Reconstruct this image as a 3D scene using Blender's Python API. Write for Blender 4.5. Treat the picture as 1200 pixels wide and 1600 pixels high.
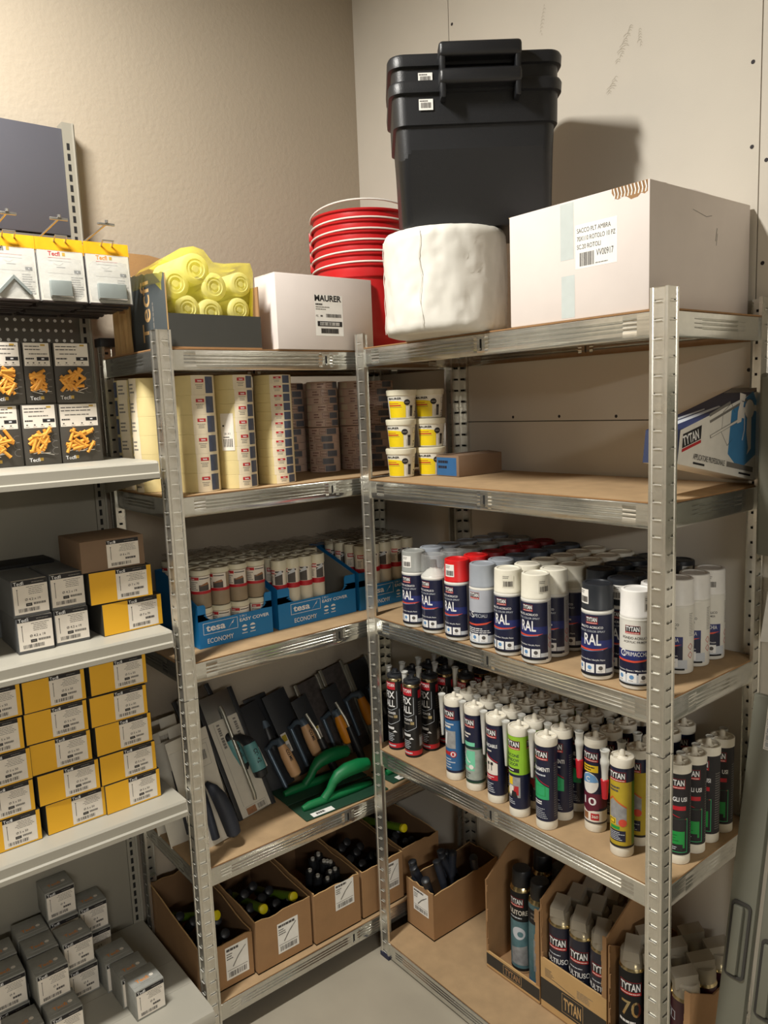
import bpy, bmesh, math, random
from mathutils import Vector, Matrix

for o in list(bpy.data.objects):
    bpy.data.objects.remove(o)
PI = math.pi
R = math.radians
SC = bpy.context.scene
COL = SC.collection

# ------------------------------------------------------------------ camera
cam_d = bpy.data.cameras.new('camera')
cam_d.sensor_fit = 'HORIZONTAL'
cam_d.sensor_width = 36.0
cam_d.lens = 36.0 * 1211.95 / 1200.0
cam_d.clip_start = 0.02
cam = bpy.data.objects.new('camera', cam_d)
COL.objects.link(cam)
CR = Vector((0.62886956, 0.77653886, -0.03886472))
CU = Vector((-0.08219224, 0.11610197, 0.98983068))
CF = Vector((-0.77315426, 0.61928001, -0.13683847))
CC = Vector((2.12318452, -1.65086036, 1.61296911))
M = Matrix((CR, CU, -CF)).transposed().to_4x4()
M.translation = CC
cam.matrix_world = M
SC.camera = cam

# ------------------------------------------------------------------ view
SC.view_settings.view_transform = 'Standard'
SC.view_settings.look = 'None'
SC.view_settings.gamma = 1.0
SC.view_settings.use_curve_mapping = False
SC.view_settings.exposure = 0.48
world = bpy.data.worlds.new('world')
SC.world = world
world.use_nodes = True
world.node_tree.nodes['Background'].inputs[0].default_value = (0.9, 0.85, 0.75, 1)
world.node_tree.nodes['Background'].inputs[1].default_value = 0.005

# ------------------------------------------------------------------ room lamp and an added fill lamp
def lamp(name, loc, sx, sy, power, col, rot=(0, 0, 0)):
    d = bpy.data.lights.new(name, 'AREA')
    d.shape = 'RECTANGLE'
    d.size = sx
    d.size_y = sy
    d.energy = power
    d.color = col
    o = bpy.data.objects.new(name, d)
    o.location = loc
    o.rotation_euler = rot
    COL.objects.link(o)
    return o
WARM = (1.0, 0.965, 0.895)
lamp('ceiling_or_fill_light', (0.78, -1.70, 2.98), 0.12, 0.60, 54, WARM)
lamp('ceiling_or_fill_light', (4.9, -2.7, 2.35), 0.4, 1.4, 92, WARM)  # unseen fill lamp, added to brighten the fronts facing the aisle

# ------------------------------------------------------------------ materials
def lin(c):
    out = []
    for v in c[:3]:
        v = v / 255.0
        out.append(v / 12.92 if v <= 0.04045 else ((v + 0.055) / 1.055) ** 2.4)
    return out + [1.0]

MATS = {}
def mat(name, col, rough=0.5, metal=0.0, var=0.05, scale=40.0, bump=0.0, bscale=200.0, spec=0.5, trans=0.0, emis=None, stretch=None):
    m = bpy.data.materials.new(name)
    m.use_nodes = True
    nt = m.node_tree
    b = nt.nodes['Principled BSDF']
    c = lin(col)
    tc = nt.nodes.new('ShaderNodeTexCoord')
    src = tc.outputs['Object']
    if stretch:
        mp = nt.nodes.new('ShaderNodeMapping')
        mp.inputs['Scale'].default_value = stretch
        nt.links.new(src, mp.inputs['Vector'])
        src = mp.outputs['Vector']
    n = nt.nodes.new('ShaderNodeTexNoise')
    n.inputs['Scale'].default_value = scale
    n.inputs['Detail'].default_value = 3
    nt.links.new(src, n.inputs['Vector'])
    mr = nt.nodes.new('ShaderNodeMapRange')
    mr.inputs['From Min'].default_value = 0.25
    mr.inputs['From Max'].default_value = 0.75
    mr.inputs['To Min'].default_value = 1 - var
    mr.inputs['To Max'].default_value = 1 + var
    nt.links.new(n.outputs['Fac'], mr.inputs['Value'])
    vm = nt.nodes.new('ShaderNodeVectorMath')
    vm.operation = 'SCALE'
    vm.inputs[0].default_value = c[:3]
    nt.links.new(mr.outputs['Result'], vm.inputs['Scale'])
    nt.links.new(vm.outputs['Vector'], b.inputs['Base Color'])
    b.inputs['Roughness'].default_value = rough
    b.inputs['Metallic'].default_value = metal
    b.inputs['Specular IOR Level'].default_value = spec
    if trans:
        b.inputs['Transmission Weight'].default_value = trans
    if bump:
        n2 = nt.nodes.new('ShaderNodeTexNoise')
        n2.inputs['Scale'].default_value = bscale
        n2.inputs['Detail'].default_value = 2
        nt.links.new(src, n2.inputs['Vector'])
        bp = nt.nodes.new('ShaderNodeBump')
        bp.inputs['Strength'].default_value = bump
        bp.inputs['Distance'].default_value = 0.002
        nt.links.new(n2.outputs['Fac'], bp.inputs['Height'])
        nt.links.new(bp.outputs['Normal'], b.inputs['Normal'])
    MATS[name] = m
    return m

def film(name, col, alpha=0.25, rough=0.12, bump=0.6, bscale=30.0):
    """thin plastic film: mostly see-through, with glossy wrinkles"""
    m = mat(name, col, rough, 0, 0.03, 20, bump, bscale)
    m.node_tree.nodes['Principled BSDF'].inputs['Alpha'].default_value = alpha
    return m

def galv(name, base, r0, r1, spangle=0.06, streak=(1, 1, 1)):
    m = bpy.data.materials.new(name)
    m.use_nodes = True
    nt = m.node_tree
    b = nt.nodes['Principled BSDF']
    tc = nt.nodes.new('ShaderNodeTexCoord')
    v = nt.nodes.new('ShaderNodeTexVoronoi')
    v.inputs['Scale'].default_value = 90
    nt.links.new(tc.outputs['Object'], v.inputs['Vector'])
    bw = nt.nodes.new('ShaderNodeRGBToBW')
    nt.links.new(v.outputs['Color'], bw.inputs['Color'])
    n = nt.nodes.new('ShaderNodeTexNoise')
    n.inputs['Scale'].default_value = 9
    n.inputs['Detail'].default_value = 4
    nt.links.new(tc.outputs['Object'], n.inputs['Vector'])
    mr = nt.nodes.new('ShaderNodeMapRange')
    mr.inputs['To Min'].default_value = 1 - spangle
    mr.inputs['To Max'].default_value = 1 + spangle
    nt.links.new(bw.outputs['Val'], mr.inputs['Value'])
    vm = nt.nodes.new('ShaderNodeVectorMath')
    vm.operation = 'SCALE'
    vm.inputs[0].default_value = lin(base)[:3]
    nt.links.new(mr.outputs['Result'], vm.inputs['Scale'])
    nt.links.new(vm.outputs['Vector'], b.inputs['Base Color'])
    m2 = nt.nodes.new('ShaderNodeMapRange')
    m2.inputs['From Min'].default_value = 0.3
    m2.inputs['From Max'].default_value = 0.7
    m2.inputs['To Min'].default_value = r0
    m2.inputs['To Max'].default_value = r1
    nt.links.new(n.outputs['Fac'], m2.inputs['Value'])
    nt.links.new(m2.outputs['Result'], b.inputs['Roughness'])
    b.inputs['Metallic'].default_value = 0.92
    n3 = nt.nodes.new('ShaderNodeTexNoise')
    n3.inputs['Scale'].default_value = 1.0
    mp = nt.nodes.new('ShaderNodeMapping')
    mp.inputs['Scale'].default_value = streak
    nt.links.new(tc.outputs['Object'], mp.inputs['Vector'])
    nt.links.new(mp.outputs['Vector'], n3.inputs['Vector'])
    bp = nt.nodes.new('ShaderNodeBump')
    bp.inputs['Strength'].default_value = 0.25
    bp.inputs['Distance'].default_value = 0.003
    nt.links.new(n3.outputs['Fac'], bp.inputs['Height'])
    nt.links.new(bp.outputs['Normal'], b.inputs['Normal'])
    MATS[name] = m
    return m

galv('galv', (216, 216, 210), 0.10, 0.24, 0.05, (5, 80, 110))
galv('galv_post', (224, 222, 214), 0.24, 0.40, 0.05, (60, 60, 5))
mat('metal_glint', (236, 234, 226), 0.25, 0.4)  # near-white base colour stands in for the glint on tongues and tips
mat('mdf', (172, 144, 108), 0.75, 0, 0.10, 25, 0.15, 300)
mat('mdf_edge', (150, 112, 72), 0.85, 0, 0.10, 60)
mat('wall_paint', (176, 164, 146), 0.9, 0, 0.025, 3, 0.55, 75)
mat('plasterboard', (210, 203, 190), 0.85, 0, 0.03, 5, 0.1, 300)
mat('plasterboard_low', (196, 188, 166), 0.85, 0, 0.03, 5, 0.1, 300)
mat('wall_beyond', (122, 118, 110), 0.9, 0, 0.1, 2)
mat('ceiling_white', (176, 172, 164), 0.9, 0, 0.02, 3)
mat('floor_cement', (160, 152, 136), 0.55, 0, 0.07, 6, 0.1, 60)
mat('seam_dark', (60, 54, 48), 0.9)
mat('screw_dark', (40, 34, 38), 0.7)
mat('smudge', (176, 166, 150), 0.9, 0, 0.1, 90)
mat('bag_paper', (206, 202, 192), 0.45)
mat('gondola_paint', (164, 160, 148), 0.42, 0, 0.02, 8)
mat('gondola_panel', (146, 142, 130), 0.5, 0, 0.02, 8)
mat('gondola_dark', (84, 84, 92), 0.5, 0, 0.02, 8)
mat('gondola_peg', (104, 100, 92), 0.5, 0, 0.02, 8)
mat('peg_hole', (246, 246, 242), 0.6)
mat('slot_black', (18, 18, 18), 0.8)
mat('black_plastic', (34, 36, 40), 0.42, 0, 0.04, 30)
mat('bin_plastic', (28, 29, 32), 0.38, 0, 0.04, 30, 0.2, 600)
mat('navy_plastic', (30, 34, 62), 0.5)
mat('red_plastic', (196, 30, 34), 0.38, 0, 0.04, 12)
mat('white_plastic', (226, 222, 208), 0.35)
mat('cream_plastic', (222, 216, 192), 0.40)
mat('offwhite', (228, 224, 216), 0.5)
mat('white_carton', (222, 212, 206), 0.72, 0, 0.03, 14)
mat('paper', (232, 224, 212), 0.7)
mat('paper_white', (238, 236, 230), 0.6)
mat('kraft', (156, 120, 82), 0.85, 0, 0.07, 20, 0.15, 160)
mat('kraft_light', (196, 160, 108), 0.85, 0, 0.06, 20)
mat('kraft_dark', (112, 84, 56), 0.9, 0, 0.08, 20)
mat('brown_box', (128, 104, 82), 0.8, 0, 0.04, 20)
mat('tape_clear', (196, 204, 202), 0.3)
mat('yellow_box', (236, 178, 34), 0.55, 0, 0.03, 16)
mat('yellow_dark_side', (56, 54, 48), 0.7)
mat('grey_box', (96, 98, 100), 0.6, 0, 0.04, 20)
mat('grey_small', (146, 146, 140), 0.6, 0, 0.12, 70)
mat('ink', (34, 32, 34), 0.7)
mat('ink_soft', (120, 116, 110), 0.7)
mat('ink_mid', (82, 78, 76), 0.7)
mat('logo_orange', (224, 138, 40), 0.6)
mat('logo_red', (184, 40, 44), 0.55)
mat('logo_gold', (196, 160, 70), 0.5)
mat('wire', (190, 188, 182), 0.3, 0.9)
mat('chrome', (224, 224, 224), 0.15, 1.0)
mat('gold_metal', (208, 192, 150), 0.22, 1.0)
mat('wrap_white', (220, 217, 208), 0.38, 0, 0.05, 8, 0.9, 16)
mat('navy_label', (26, 30, 58), 0.38, 0, 0.06, 50)
mat('blue_glow', (36, 46, 108), 0.4, 0, 0.2, 60)
mat('swoosh', (214, 78, 58), 0.45)
mat('white_ink', (236, 236, 236), 0.5)
mat('icon_grey', (196, 202, 210), 0.5)
mat('icon_blue', (96, 142, 190), 0.5)
mat('can_white', (220, 218, 210), 0.34)
mat('can_silver', (176, 180, 190), 0.34)
mat('can_strip', (168, 168, 168), 0.4)
mat('cap_red', (206, 28, 30), 0.4)
mat('cap_dark_red', (134, 24, 30), 0.45)
mat('cap_grey', (150, 156, 164), 0.42)
mat('cap_slate', (84, 92, 104), 0.45)
mat('cap_white', (226, 222, 206), 0.42)
mat('cap_bright', (232, 230, 226), 0.42)
mat('cap_black', (36, 40, 46), 0.42)
film('cap_clear', (200, 202, 200), 0.24, 0.2, 0.1, 30)
mat('cap_frost', (150, 152, 148), 0.35)
mat('tube_white', (226, 220, 204), 0.45)
mat('nozzle_frost', (206, 206, 200), 0.4)
mat('green_label', (48, 168, 108), 0.5)
mat('green_vivid', (28, 150, 66), 0.5)
mat('lime', (150, 200, 50), 0.5)
mat('mint', (120, 206, 170), 0.5)
mat('teal_blue', (44, 98, 150), 0.5)
mat('grey_label', (160, 168, 160), 0.5, 0, 0.2, 60)
mat('photo_grey', (150, 150, 150), 0.5, 0, 0.25, 60)
mat('photo_brown', (150, 104, 70), 0.5, 0, 0.35, 60)
mat('photo_dark', (70, 64, 62), 0.5, 0, 0.4, 60)
mat('maroon', (96, 26, 48), 0.5)
mat('olive_yellow', (188, 164, 44), 0.5, 0, 0.08, 40)
mat('yellow_ink', (236, 200, 40), 0.5)
mat('sky_label', (110, 160, 210), 0.5)
mat('black_label', (24, 24, 26), 0.35, 0, 0.15, 60)
mat('red_label', (188, 30, 44), 0.4)
mat('tub_yellow', (232, 204, 20), 0.45)
mat('tape_cream', (216, 198, 142), 0.55, 0, 0.04, 30)
mat('tape_label', (226, 212, 184), 0.5)
mat('tape_blue', (74, 82, 104), 0.5, 0, 0.12, 90)
mat('tape_tan', (222, 190, 172), 0.4, 0, 0.06, 30)
mat('tape_tan_line', (120, 60, 56), 0.5)
mat('tesa_blue', (22, 122, 186), 0.5, 0, 0.04, 20)
mat('tesa_inside', (150, 146, 136), 0.8)
mat('roll_brown', (150, 134, 112), 0.4, 0, 0.08, 60)
mat('roll_white', (214, 208, 190), 0.3, 0, 0.05, 40)
mat('crinkle', (176, 168, 146), 0.25, 0, 0.2, 60, 1.0, 60)
film('wrap_film', (210, 205, 195), 0.16, 0.12, 1.0, 40)
film('crumple_film', (150, 142, 124), 0.45, 0.14, 0.8, 60)
film('yellow_film', (248, 234, 64), 0.34, 0.16, 1.0, 26)
mat('yellow_roll', (242, 236, 160), 0.5, 0, 0.1, 40)
film('bag_film', (214, 216, 214), 0.35, 0.15, 0.8, 60)
mat('bag_dark', (54, 46, 44), 0.35, 0, 0.2, 50)
mat('header_orange', (238, 172, 30), 0.4, 0, 0.12, 40)
mat('bag_bracket', (150, 158, 156), 0.35, 0.4)
mat('plug_orange', (226, 158, 60), 0.5, 0, 0.1, 60)
mat('blister_dark', (70, 66, 60), 0.5)
mat('steel_blade', (150, 152, 150), 0.28, 0.9, 0.12, 12)
mat('blade_label', (202, 196, 182), 0.5)
mat('blade_dark', (44, 46, 50), 0.45)
mat('rubber_dark', (36, 40, 50), 0.6)
mat('handle_teal', (92, 148, 150), 0.5)
mat('wood_handle', (206, 162, 118), 0.5, 0, 0.06, 30)
mat('orange_handle', (222, 140, 24), 0.5)
mat('bracket_blue', (96, 112, 128), 0.4, 0.5)
mat('alu', (180, 178, 166), 0.4, 0.8)
mat('green_float', (0, 108, 58), 0.5, 0, 0.05, 20)
mat('green_dark', (26, 62, 44), 0.6)
mat('tool_green', (96, 130, 30), 0.5)
mat('tool_yellow', (226, 210, 20), 0.5)
mat('foam_blue', (40, 104, 176), 0.4, 0, 0.1, 60)
mat('foam_dark', (32, 34, 50), 0.4, 0, 0.1, 60)
mat('foam_teal', (84, 120, 128), 0.4, 0, 0.2, 60)
mat('foam_wine', (58, 26, 36), 0.4)
mat('carton_band', (52, 50, 46), 0.7, 0, 0.05, 60)
mat('cabinet_metal', (120, 120, 108), 0.45, 0.35, 0.04, 12)
mat('box_navy', (36, 48, 84), 0.5)
mat('box_blue', (72, 134, 182), 0.5)
mat('tecfi_box_dark', (62, 62, 58), 0.6, 0, 0.04, 20)
mat('tecfi_side', (72, 78, 80), 0.6, 0, 0.05, 20)

# ------------------------------------------------------------------ mesh builder
_T = {}
def text2d(s, bold=0.0):
    k = (s, bold)
    if k in _T:
        return _T[k]
    cu = bpy.data.curves.new('t', 'FONT')
    cu.body = s
    cu.resolution_u = 3
    cu.offset = bold * 0.42
    cu.dimensions = '2D'
    cu.fill_mode = 'BOTH'
    ob = bpy.data.objects.new('t', cu)
    COL.objects.link(ob)
    dg = bpy.context.evaluated_depsgraph_get()
    me = bpy.data.meshes.new_from_object(ob.evaluated_get(dg))
    vs = [(v.co.x, v.co.y) for v in me.vertices]
    fs = [tuple(p.vertices) for p in me.polygons]
    bpy.data.objects.remove(ob)
    bpy.data.curves.remove(cu)
    bpy.data.meshes.remove(me)
    x0 = min(v[0] for v in vs); x1 = max(v[0] for v in vs)
    y0 = min(v[1] for v in vs); y1 = max(v[1] for v in vs)
    _T[k] = ([((x - x0) / (y1 - y0), (y - y0) / (y1 - y0)) for x, y in vs], fs, (x1 - x0) / (y1 - y0))
    return _T[k]

class Decal:
    """flat printed pattern: list of 2D shapes with a layer"""
    def __init__(s):
        s.items = []
    def poly(s, pts, m, l=1):
        s.items.append((list(pts), [tuple(range(len(pts)))], m, l)); return s
    def rect(s, x0, y0, x1, y1, m, l=1):
        return s.poly([(x0, y0), (x1, y0), (x1, y1), (x0, y1)], m, l)
    def disc(s, x, y, r, m, l=1, n=16, sy=1.0):
        return s.poly([(x + r * math.cos(2 * PI * i / n), y + sy * r * math.sin(2 * PI * i / n)) for i in range(n)], m, l)
    def ring(s, x0, y0, x1, y1, t, m, l=1):
        s.rect(x0, y0, x1, y0 + t, m, l); s.rect(x0, y1 - t, x1, y1, m, l)
        s.rect(x0, y0 + t, x0 + t, y1 - t, m, l); s.rect(x1 - t, y0 + t, x1, y1 - t, m, l); return s
    def line(s, pts, w, m, l=1):
        for a, b in zip(pts[:-1], pts[1:]):
            d = Vector((b[0] - a[0], b[1] - a[1])); d.normalize(); n = Vector((-d.y, d.x)) * w / 2
            s.poly([(a[0] - n.x, a[1] - n.y), (b[0] - n.x, b[1] - n.y), (b[0] + n.x, b[1] + n.y), (a[0] + n.x, a[1] + n.y)], m, l)
        return s
    def text(s, t, x, y, h, m, l=2, w=None, align='L', bold=0.02, rot=0.0, maxw=None):
        vs, fs, wd = text2d(t, bold)
        sx = h if w is None else w / wd
        if maxw and sx * wd > maxw:
            sx = maxw / wd
        ox = {'L': 0, 'C': -sx * wd / 2, 'R': -sx * wd}[align]
        c, sn = math.cos(rot), math.sin(rot)
        s.items.append(([(x + c * (ox + a * sx) - sn * b * h, y + sn * (ox + a * sx) + c * b * h) for a, b in vs], fs, m, l)); return s
    def greek(s, x0, y0, x1, y1, n, m='ink_soft', l=2, seed=1, frac=0.42, align='L'):
        """unreadably small print, line by line"""
        rg = random.Random(seed)
        dy = (y1 - y0) / n
        for i in range(n):
            y = y1 - (i + 1) * dy + dy * 0.2
            tot = (x1 - x0) * rg.uniform(0.6, 1.0)
            x = x0 if align == 'L' else x0 + (x1 - x0 - tot) / 2
            e = x + tot
            while x < e:
                w = (x1 - x0) * rg.uniform(0.08, 0.2)
                s.rect(x, y, min(e, x + w), y + dy * frac, m, l)
                x += w + (x1 - x0) * 0.02
        return s
    def bars(s, x0, y0, x1, y1, m='ink', l=2, seed=3):
        rg = random.Random(seed)
        x = x0
        u = (x1 - x0) / 60.0
        while x < x1:
            w = u * rg.choice([1, 1, 2, 3]); s.rect(x, y0, min(x + w, x1), y1, m, l)
            x += w + u * rg.choice([1, 1, 2])
        return s
    def shift(s, dx, dy, k=1.0):
        d = Decal()
        d.items = [([(dx + k * a, dy + k * b) for a, b in vs], fs, m, l) for vs, fs, m, l in s.items]
        return d

EPS = 0.00022
def planemap(O, S, T):
    O = Vector(O); S = Vector(S); T = Vector(T); N = S.cross(T)
    return lambda a, b, l: O + S * a + T * b + N * (EPS * l)
def cylmap(r, z0=0.0, a0=-PI / 2, r1=None, h=1.0):
    def f(a, b, l):
        rr = r if r1 is None else r + (r1 - r) * b / h
        rr += EPS * l + 0.0001
        t = a0 + a / r
        return Vector((rr * math.cos(t), rr * math.sin(t), z0 + b))
    return f

def cut_strips(vs, fs, step):
    x0 = min(v[0] for v in vs); x1 = max(v[0] for v in vs)
    if x1 - x0 < step * 1.2:
        return vs, fs
    bm = bmesh.new()
    bv = [bm.verts.new((a, b, 0)) for a, b in vs]
    for f in fs:
        try:
            bm.faces.new([bv[i] for i in f])
        except ValueError:
            pass
    k = math.floor(x0 / step) + 1
    while k * step < x1:
        bmesh.ops.bisect_plane(bm, geom=bm.verts[:] + bm.edges[:] + bm.faces[:], plane_co=(k * step, 0, 0), plane_no=(1, 0, 0))
        k += 1
    bm.verts.index_update()
    o = [(v.co.x, v.co.y) for v in bm.verts]
    g = [tuple(v.index for v in f.verts) for f in bm.faces]
    bm.free()
    return o, g

_RB = {}
class MB:
    def __init__(s):
        s.v = []; s.f = []; s.m = []; s.n = []
    def mi(s, name):
        if name not in s.n:
            s.n.append(name)
        return s.n.index(name)
    def add(s, vs, fs, m, T=None):
        b = len(s.v)
        if T is not None:
            vs = [T @ Vector(v) for v in vs]
        s.v += [tuple(v) for v in vs]
        if isinstance(m, str):
            k = s.mi(m); ks = [k] * len(fs)
        else:
            ks = [s.mi(q) for q in m]
        for f, k in zip(fs, ks):
            s.f.append(tuple(b + i for i in f)); s.m.append(k)
        return s
    def box(s, x0, y0, z0, x1, y1, z1, m, T=None):
        vs = [(x0, y0, z0), (x1, y0, z0), (x1, y1, z0), (x0, y1, z0), (x0, y0, z1), (x1, y0, z1), (x1, y1, z1), (x0, y1, z1)]
        return s.add(vs, [(0, 3, 2, 1), (4, 5, 6, 7), (0, 1, 5, 4), (1, 2, 6, 5), (2, 3, 7, 6), (3, 0, 4, 7)], m, T)
    def rbox(s, x0, y0, z0, x1, y1, z1, m, b=0.001, seg=2, T=None):
        bm = bmesh.new()
        bmesh.ops.create_cube(bm, size=1.0)
        for v in bm.verts:
            v.co = Vector(((x0 + x1) / 2 + v.co.x * (x1 - x0), (y0 + y1) / 2 + v.co.y * (y1 - y0), (z0 + z1) / 2 + v.co.z * (z1 - z0)))
        bmesh.ops.bevel(bm, geom=bm.edges[:], offset=b, segments=seg, profile=0.5, affect='EDGES')
        bm.verts.index_update()
        vs = [tuple(v.co) for v in bm.verts]; fs = [tuple(v.index for v in f.verts) for f in bm.faces]
        bm.free()
        return s.add(vs, fs, m, T)
    def lathe(s, prof, m, seg=24, T=None, a0=0.0, a1=2 * PI):
        """prof: list of (r, z); m: one name, or one per profile segment"""
        full = abs(a1 - a0 - 2 * PI) < 1e-6
        cols = seg if full else seg + 1
        vs = []; fs = []; ms = []
        for r, z in prof:
            for i in range(cols):
                a = a0 + (a1 - a0) * i / seg
                vs.append((r * math.cos(a), r * math.sin(a), z))
        for j in range(len(prof) - 1):
            for i in range(seg):
                i2 = (i + 1) % cols if full else i + 1
                p, q, r_, t = j * cols + i, j * cols + i2, (j + 1) * cols + i2, (j + 1) * cols + i
                if prof[j][0] < 1e-6:
                    fs.append((p, r_, t))
                elif prof[j + 1][0] < 1e-6:
                    fs.append((p, q, t))
                else:
                    fs.append((p, q, r_, t))
                ms.append(m if isinstance(m, str) else m[j])
        return s.add(vs, fs, ms, T)
    def tube(s, path, r, m, seg=8, T=None, caps=True):
        path = [Vector(p) for p in path]
        rr = r if isinstance(r, (list, tuple)) else [r] * len(path)
        vs = []; fs = []
        up = Vector((0, 0, 1))
        n0 = None
        for i, p in enumerate(path):
            d = (path[min(i + 1, len(path) - 1)] - path[max(i - 1, 0)]).normalized()
            if n0 is None:
                n0 = d.orthogonal().normalized()
            n0 = (n0 - d * n0.dot(d)).normalized()
            b = d.cross(n0)
            for k in range(seg):
                a = 2 * PI * k / seg
                vs.append(p + n0 * (rr[i] * math.cos(a)) + b * (rr[i] * math.sin(a)))
        for i in range(len(path) - 1):
            for k in range(seg):
                k2 = (k + 1) % seg
                fs.append((i * seg + k, i * seg + k2, (i + 1) * seg + k2, (i + 1) * seg + k))
        if caps:
            fs.append(tuple(range(seg))[::-1]); fs.append(tuple((len(path) - 1) * seg + k for k in range(seg)))
        return s.add(vs, fs, m, T)
    def prism(s, pts, y0, y1, m, T=None):
        """pts in x,z; extruded along y"""
        n = len(pts)
        vs = [(a, y0, b) for a, b in pts] + [(a, y1, b) for a, b in pts]
        fs = [tuple(range(n)), tuple(range(n, 2 * n))[::-1]]
        for i in range(n):
            j = (i + 1) % n
            fs.append((i, i + n, j + n, j))
        return s.add(vs, fs, m, T)
    def decal(s, d, fn, cyl=False, step=0.004, T=None):
        for vs, fs, m, l in d.items:
            if cyl:
                vs, fs = cut_strips(vs, fs, step)
            s.add([fn(a, b, l) for a, b in vs], fs, m, T)
        return s
    def mesh(s, name, fix=True, ang=38):
        me = bpy.data.meshes.new(name)
        me.from_pydata(s.v, [], s.f)
        for n in s.n:
            me.materials.append(MATS[n])
        me.polygons.foreach_set('material_index', s.m)
        me.polygons.foreach_set('use_smooth', [True] * len(s.f))
        if fix:
            bm = bmesh.new(); bm.from_mesh(me)
            bmesh.ops.recalc_face_normals(bm, faces=bm.faces[:])
            bm.to_mesh(me); bm.free()
        me.set_sharp_from_angle(angle=R(ang))
        me.update()
        return me
    def build(s, name, parent=None, loc=None, rot=None, fix=False, ang=38):
        o = bpy.data.objects.new(name, s.mesh(name, fix, ang))
        COL.objects.link(o)
        if parent is not None:
            o.parent = parent
        if loc is not None:
            o.location = loc
        if rot is not None:
            o.rotation_euler = rot
        return o

def tag(o, label, cat, group=None, kind=None):
    o['label'] = label
    o['category'] = cat
    if group:
        o['group'] = group
    if kind:
        o['kind'] = kind
    return o
def thing(name, label, cat, loc=(0, 0, 0), rz=0.0, group=None, rot=None):
    o = bpy.data.objects.new(name, None)
    o.empty_display_size = 0.02
    COL.objects.link(o)
    o.location = loc
    o.rotation_euler = rot if rot else (0, 0, rz)
    return tag(o, label, cat, group)
def struct(name, mb, label=None):
    o = mb.build(name)
    o['kind'] = 'structure'
    if label:
        o['label'] = label
        o['category'] = name.split('_')[0]
    return o
def dup(root, loc, rz=0.0, label=None, rot=None):
    kids = {}
    for c in bpy.data.objects:
        if c.parent:
            kids.setdefault(c.parent.name, []).append(c)
    def cp(o, par):
        n = o.copy(); COL.objects.link(n)
        if par is not None:
            n.parent = par
        for c in kids.get(o.name, []):
            cp(c, n)
        return n
    r = cp(root, None)
    r.location = loc
    r.rotation_euler = rot if rot else (0, 0, rz)
    if label:
        r['label'] = label
    return r
class Kind:
    """first placement moves the prototype, later ones copy it"""
    def __init__(s, root, group=None):
        s.root = root; s.used = False
        if group:
            root['group'] = group
    def place(s, loc, rz, label, rot=None):
        if not s.used:
            s.used = True
            s.root.location = loc; s.root.rotation_euler = rot if rot else (0, 0, rz); s.root['label'] = label
            return s.root
        return dup(s.root, loc, rz, label, rot)
def at(u, v, ax, val):
    """point of the plane ax = val that the photo shows at pixel u, v (used to measure positions)"""
    d = CF + CR * ((u - 600) / 1211.95) - CU * ((v - 800) / 1211.95)
    i = 'xyz'.index(ax)
    return CC + d * ((val - CC[i]) / d[i])
ORD = ['', 'first', 'second', 'third', 'fourth', 'fifth', 'sixth', 'seventh', 'eighth', 'ninth', 'tenth', 'eleventh', 'twelfth']
# ================================================================== the room
mb = MB(); mb.box(-0.1, -6.0, -0.1, 5.5, 0.1, 0.0, 'floor_cement'); struct('floor', mb)
mb = MB(); mb.box(-0.1, -6.0, 3.2, 5.5, 0.1, 3.3, 'ceiling_white'); struct('ceiling', mb)
mb = MB(); mb.box(-0.1, -6.0, 0.0, 0.0, 0.1, 3.2, 'wall_paint'); struct('wall_left', mb)
mb = MB(); mb.box(-0.1, -6.1, 0.0, 5.5, -6.0, 3.2, 'wall_beyond'); struct('wall_rear', mb)
mb = MB(); mb.box(5.5, -6.1, 0.0, 5.6, 0.1, 3.2, 'wall_beyond'); struct('wall_far', mb)
# right wall: plasterboard sheets with open joints, screw heads and boot marks
mb = MB()
mb.box(0.0, 0.012, 0.0, 5.5, 0.1, 3.2, 'seam_dark')
g = 0.0012
for x0, x1 in ((0.0, 0.438), (0.438, 1.3255), (1.3255, 2.55), (2.55, 5.5)):
    for z0, z1 in ((0.0, 1.553), (1.553, 3.2)):
        mb.box(x0 + (g if x0 else 0), 0.0, z0 + (g if z0 else 0), x1 - g, 0.012, z1 - g, 'plasterboard')
scr = [(1.342, 2.317), (1.308, 2.268), (1.310, 2.105), (1.340, 2.072), (1.338, 1.871), (0.815, 1.565), (0.989, 1.563), (0.655, 1.565),
       (1.315, 1.656), (1.315, 1.45), (1.14, 1.563), (1.308, 2.45), (0.452, 2.66), (0.424, 2.54), (0.452, 2.42)]
for x, z in scr:
    mb.add([(x + 0.0042 * math.cos(k * PI / 5), -0.0006, z + 0.0042 * math.sin(k * PI / 5)) for k in range(10)], [tuple(range(10))], 'screw_dark')
rg = random.Random(5)
def bootprint(u0, v0, u1, v1, n, w):
    a = at(u0, v0, 'y', 0); b = at(u1, v1, 'y', 0)
    for i in range(n):
        t = i / (n - 1)
        c = a.lerp(b, t)
        ww = w * (0.6 + 0.6 * math.sin(PI * t)) * rg.uniform(0.5, 1.0)
        ox = rg.uniform(-0.004, 0.004)
        pts = []
        for k in range(7):
            s_ = -1 + 2 * k / 6
            pts.append((c.x + ox + s_ * ww, -0.0004, c.z + 0.004 * (1 - s_ * s_)))
        q = [(p[0], p[1], p[2] - rg.uniform(0.0008, 0.0018)) for p in pts]
        mb.add(pts + q, [(k, k + 1, k + 8, k + 7) for k in range(6)], 'smudge')
bootprint(985, 42, 966, 98, 15, 0.010)
bootprint(998, 48, 1001, 72, 7, 0.006)
bootprint(962, 122, 950, 148, 8, 0.012)
bootprint(850, 10, 846, 55, 9, 0.005)
struct('wall_right', mb)

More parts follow.
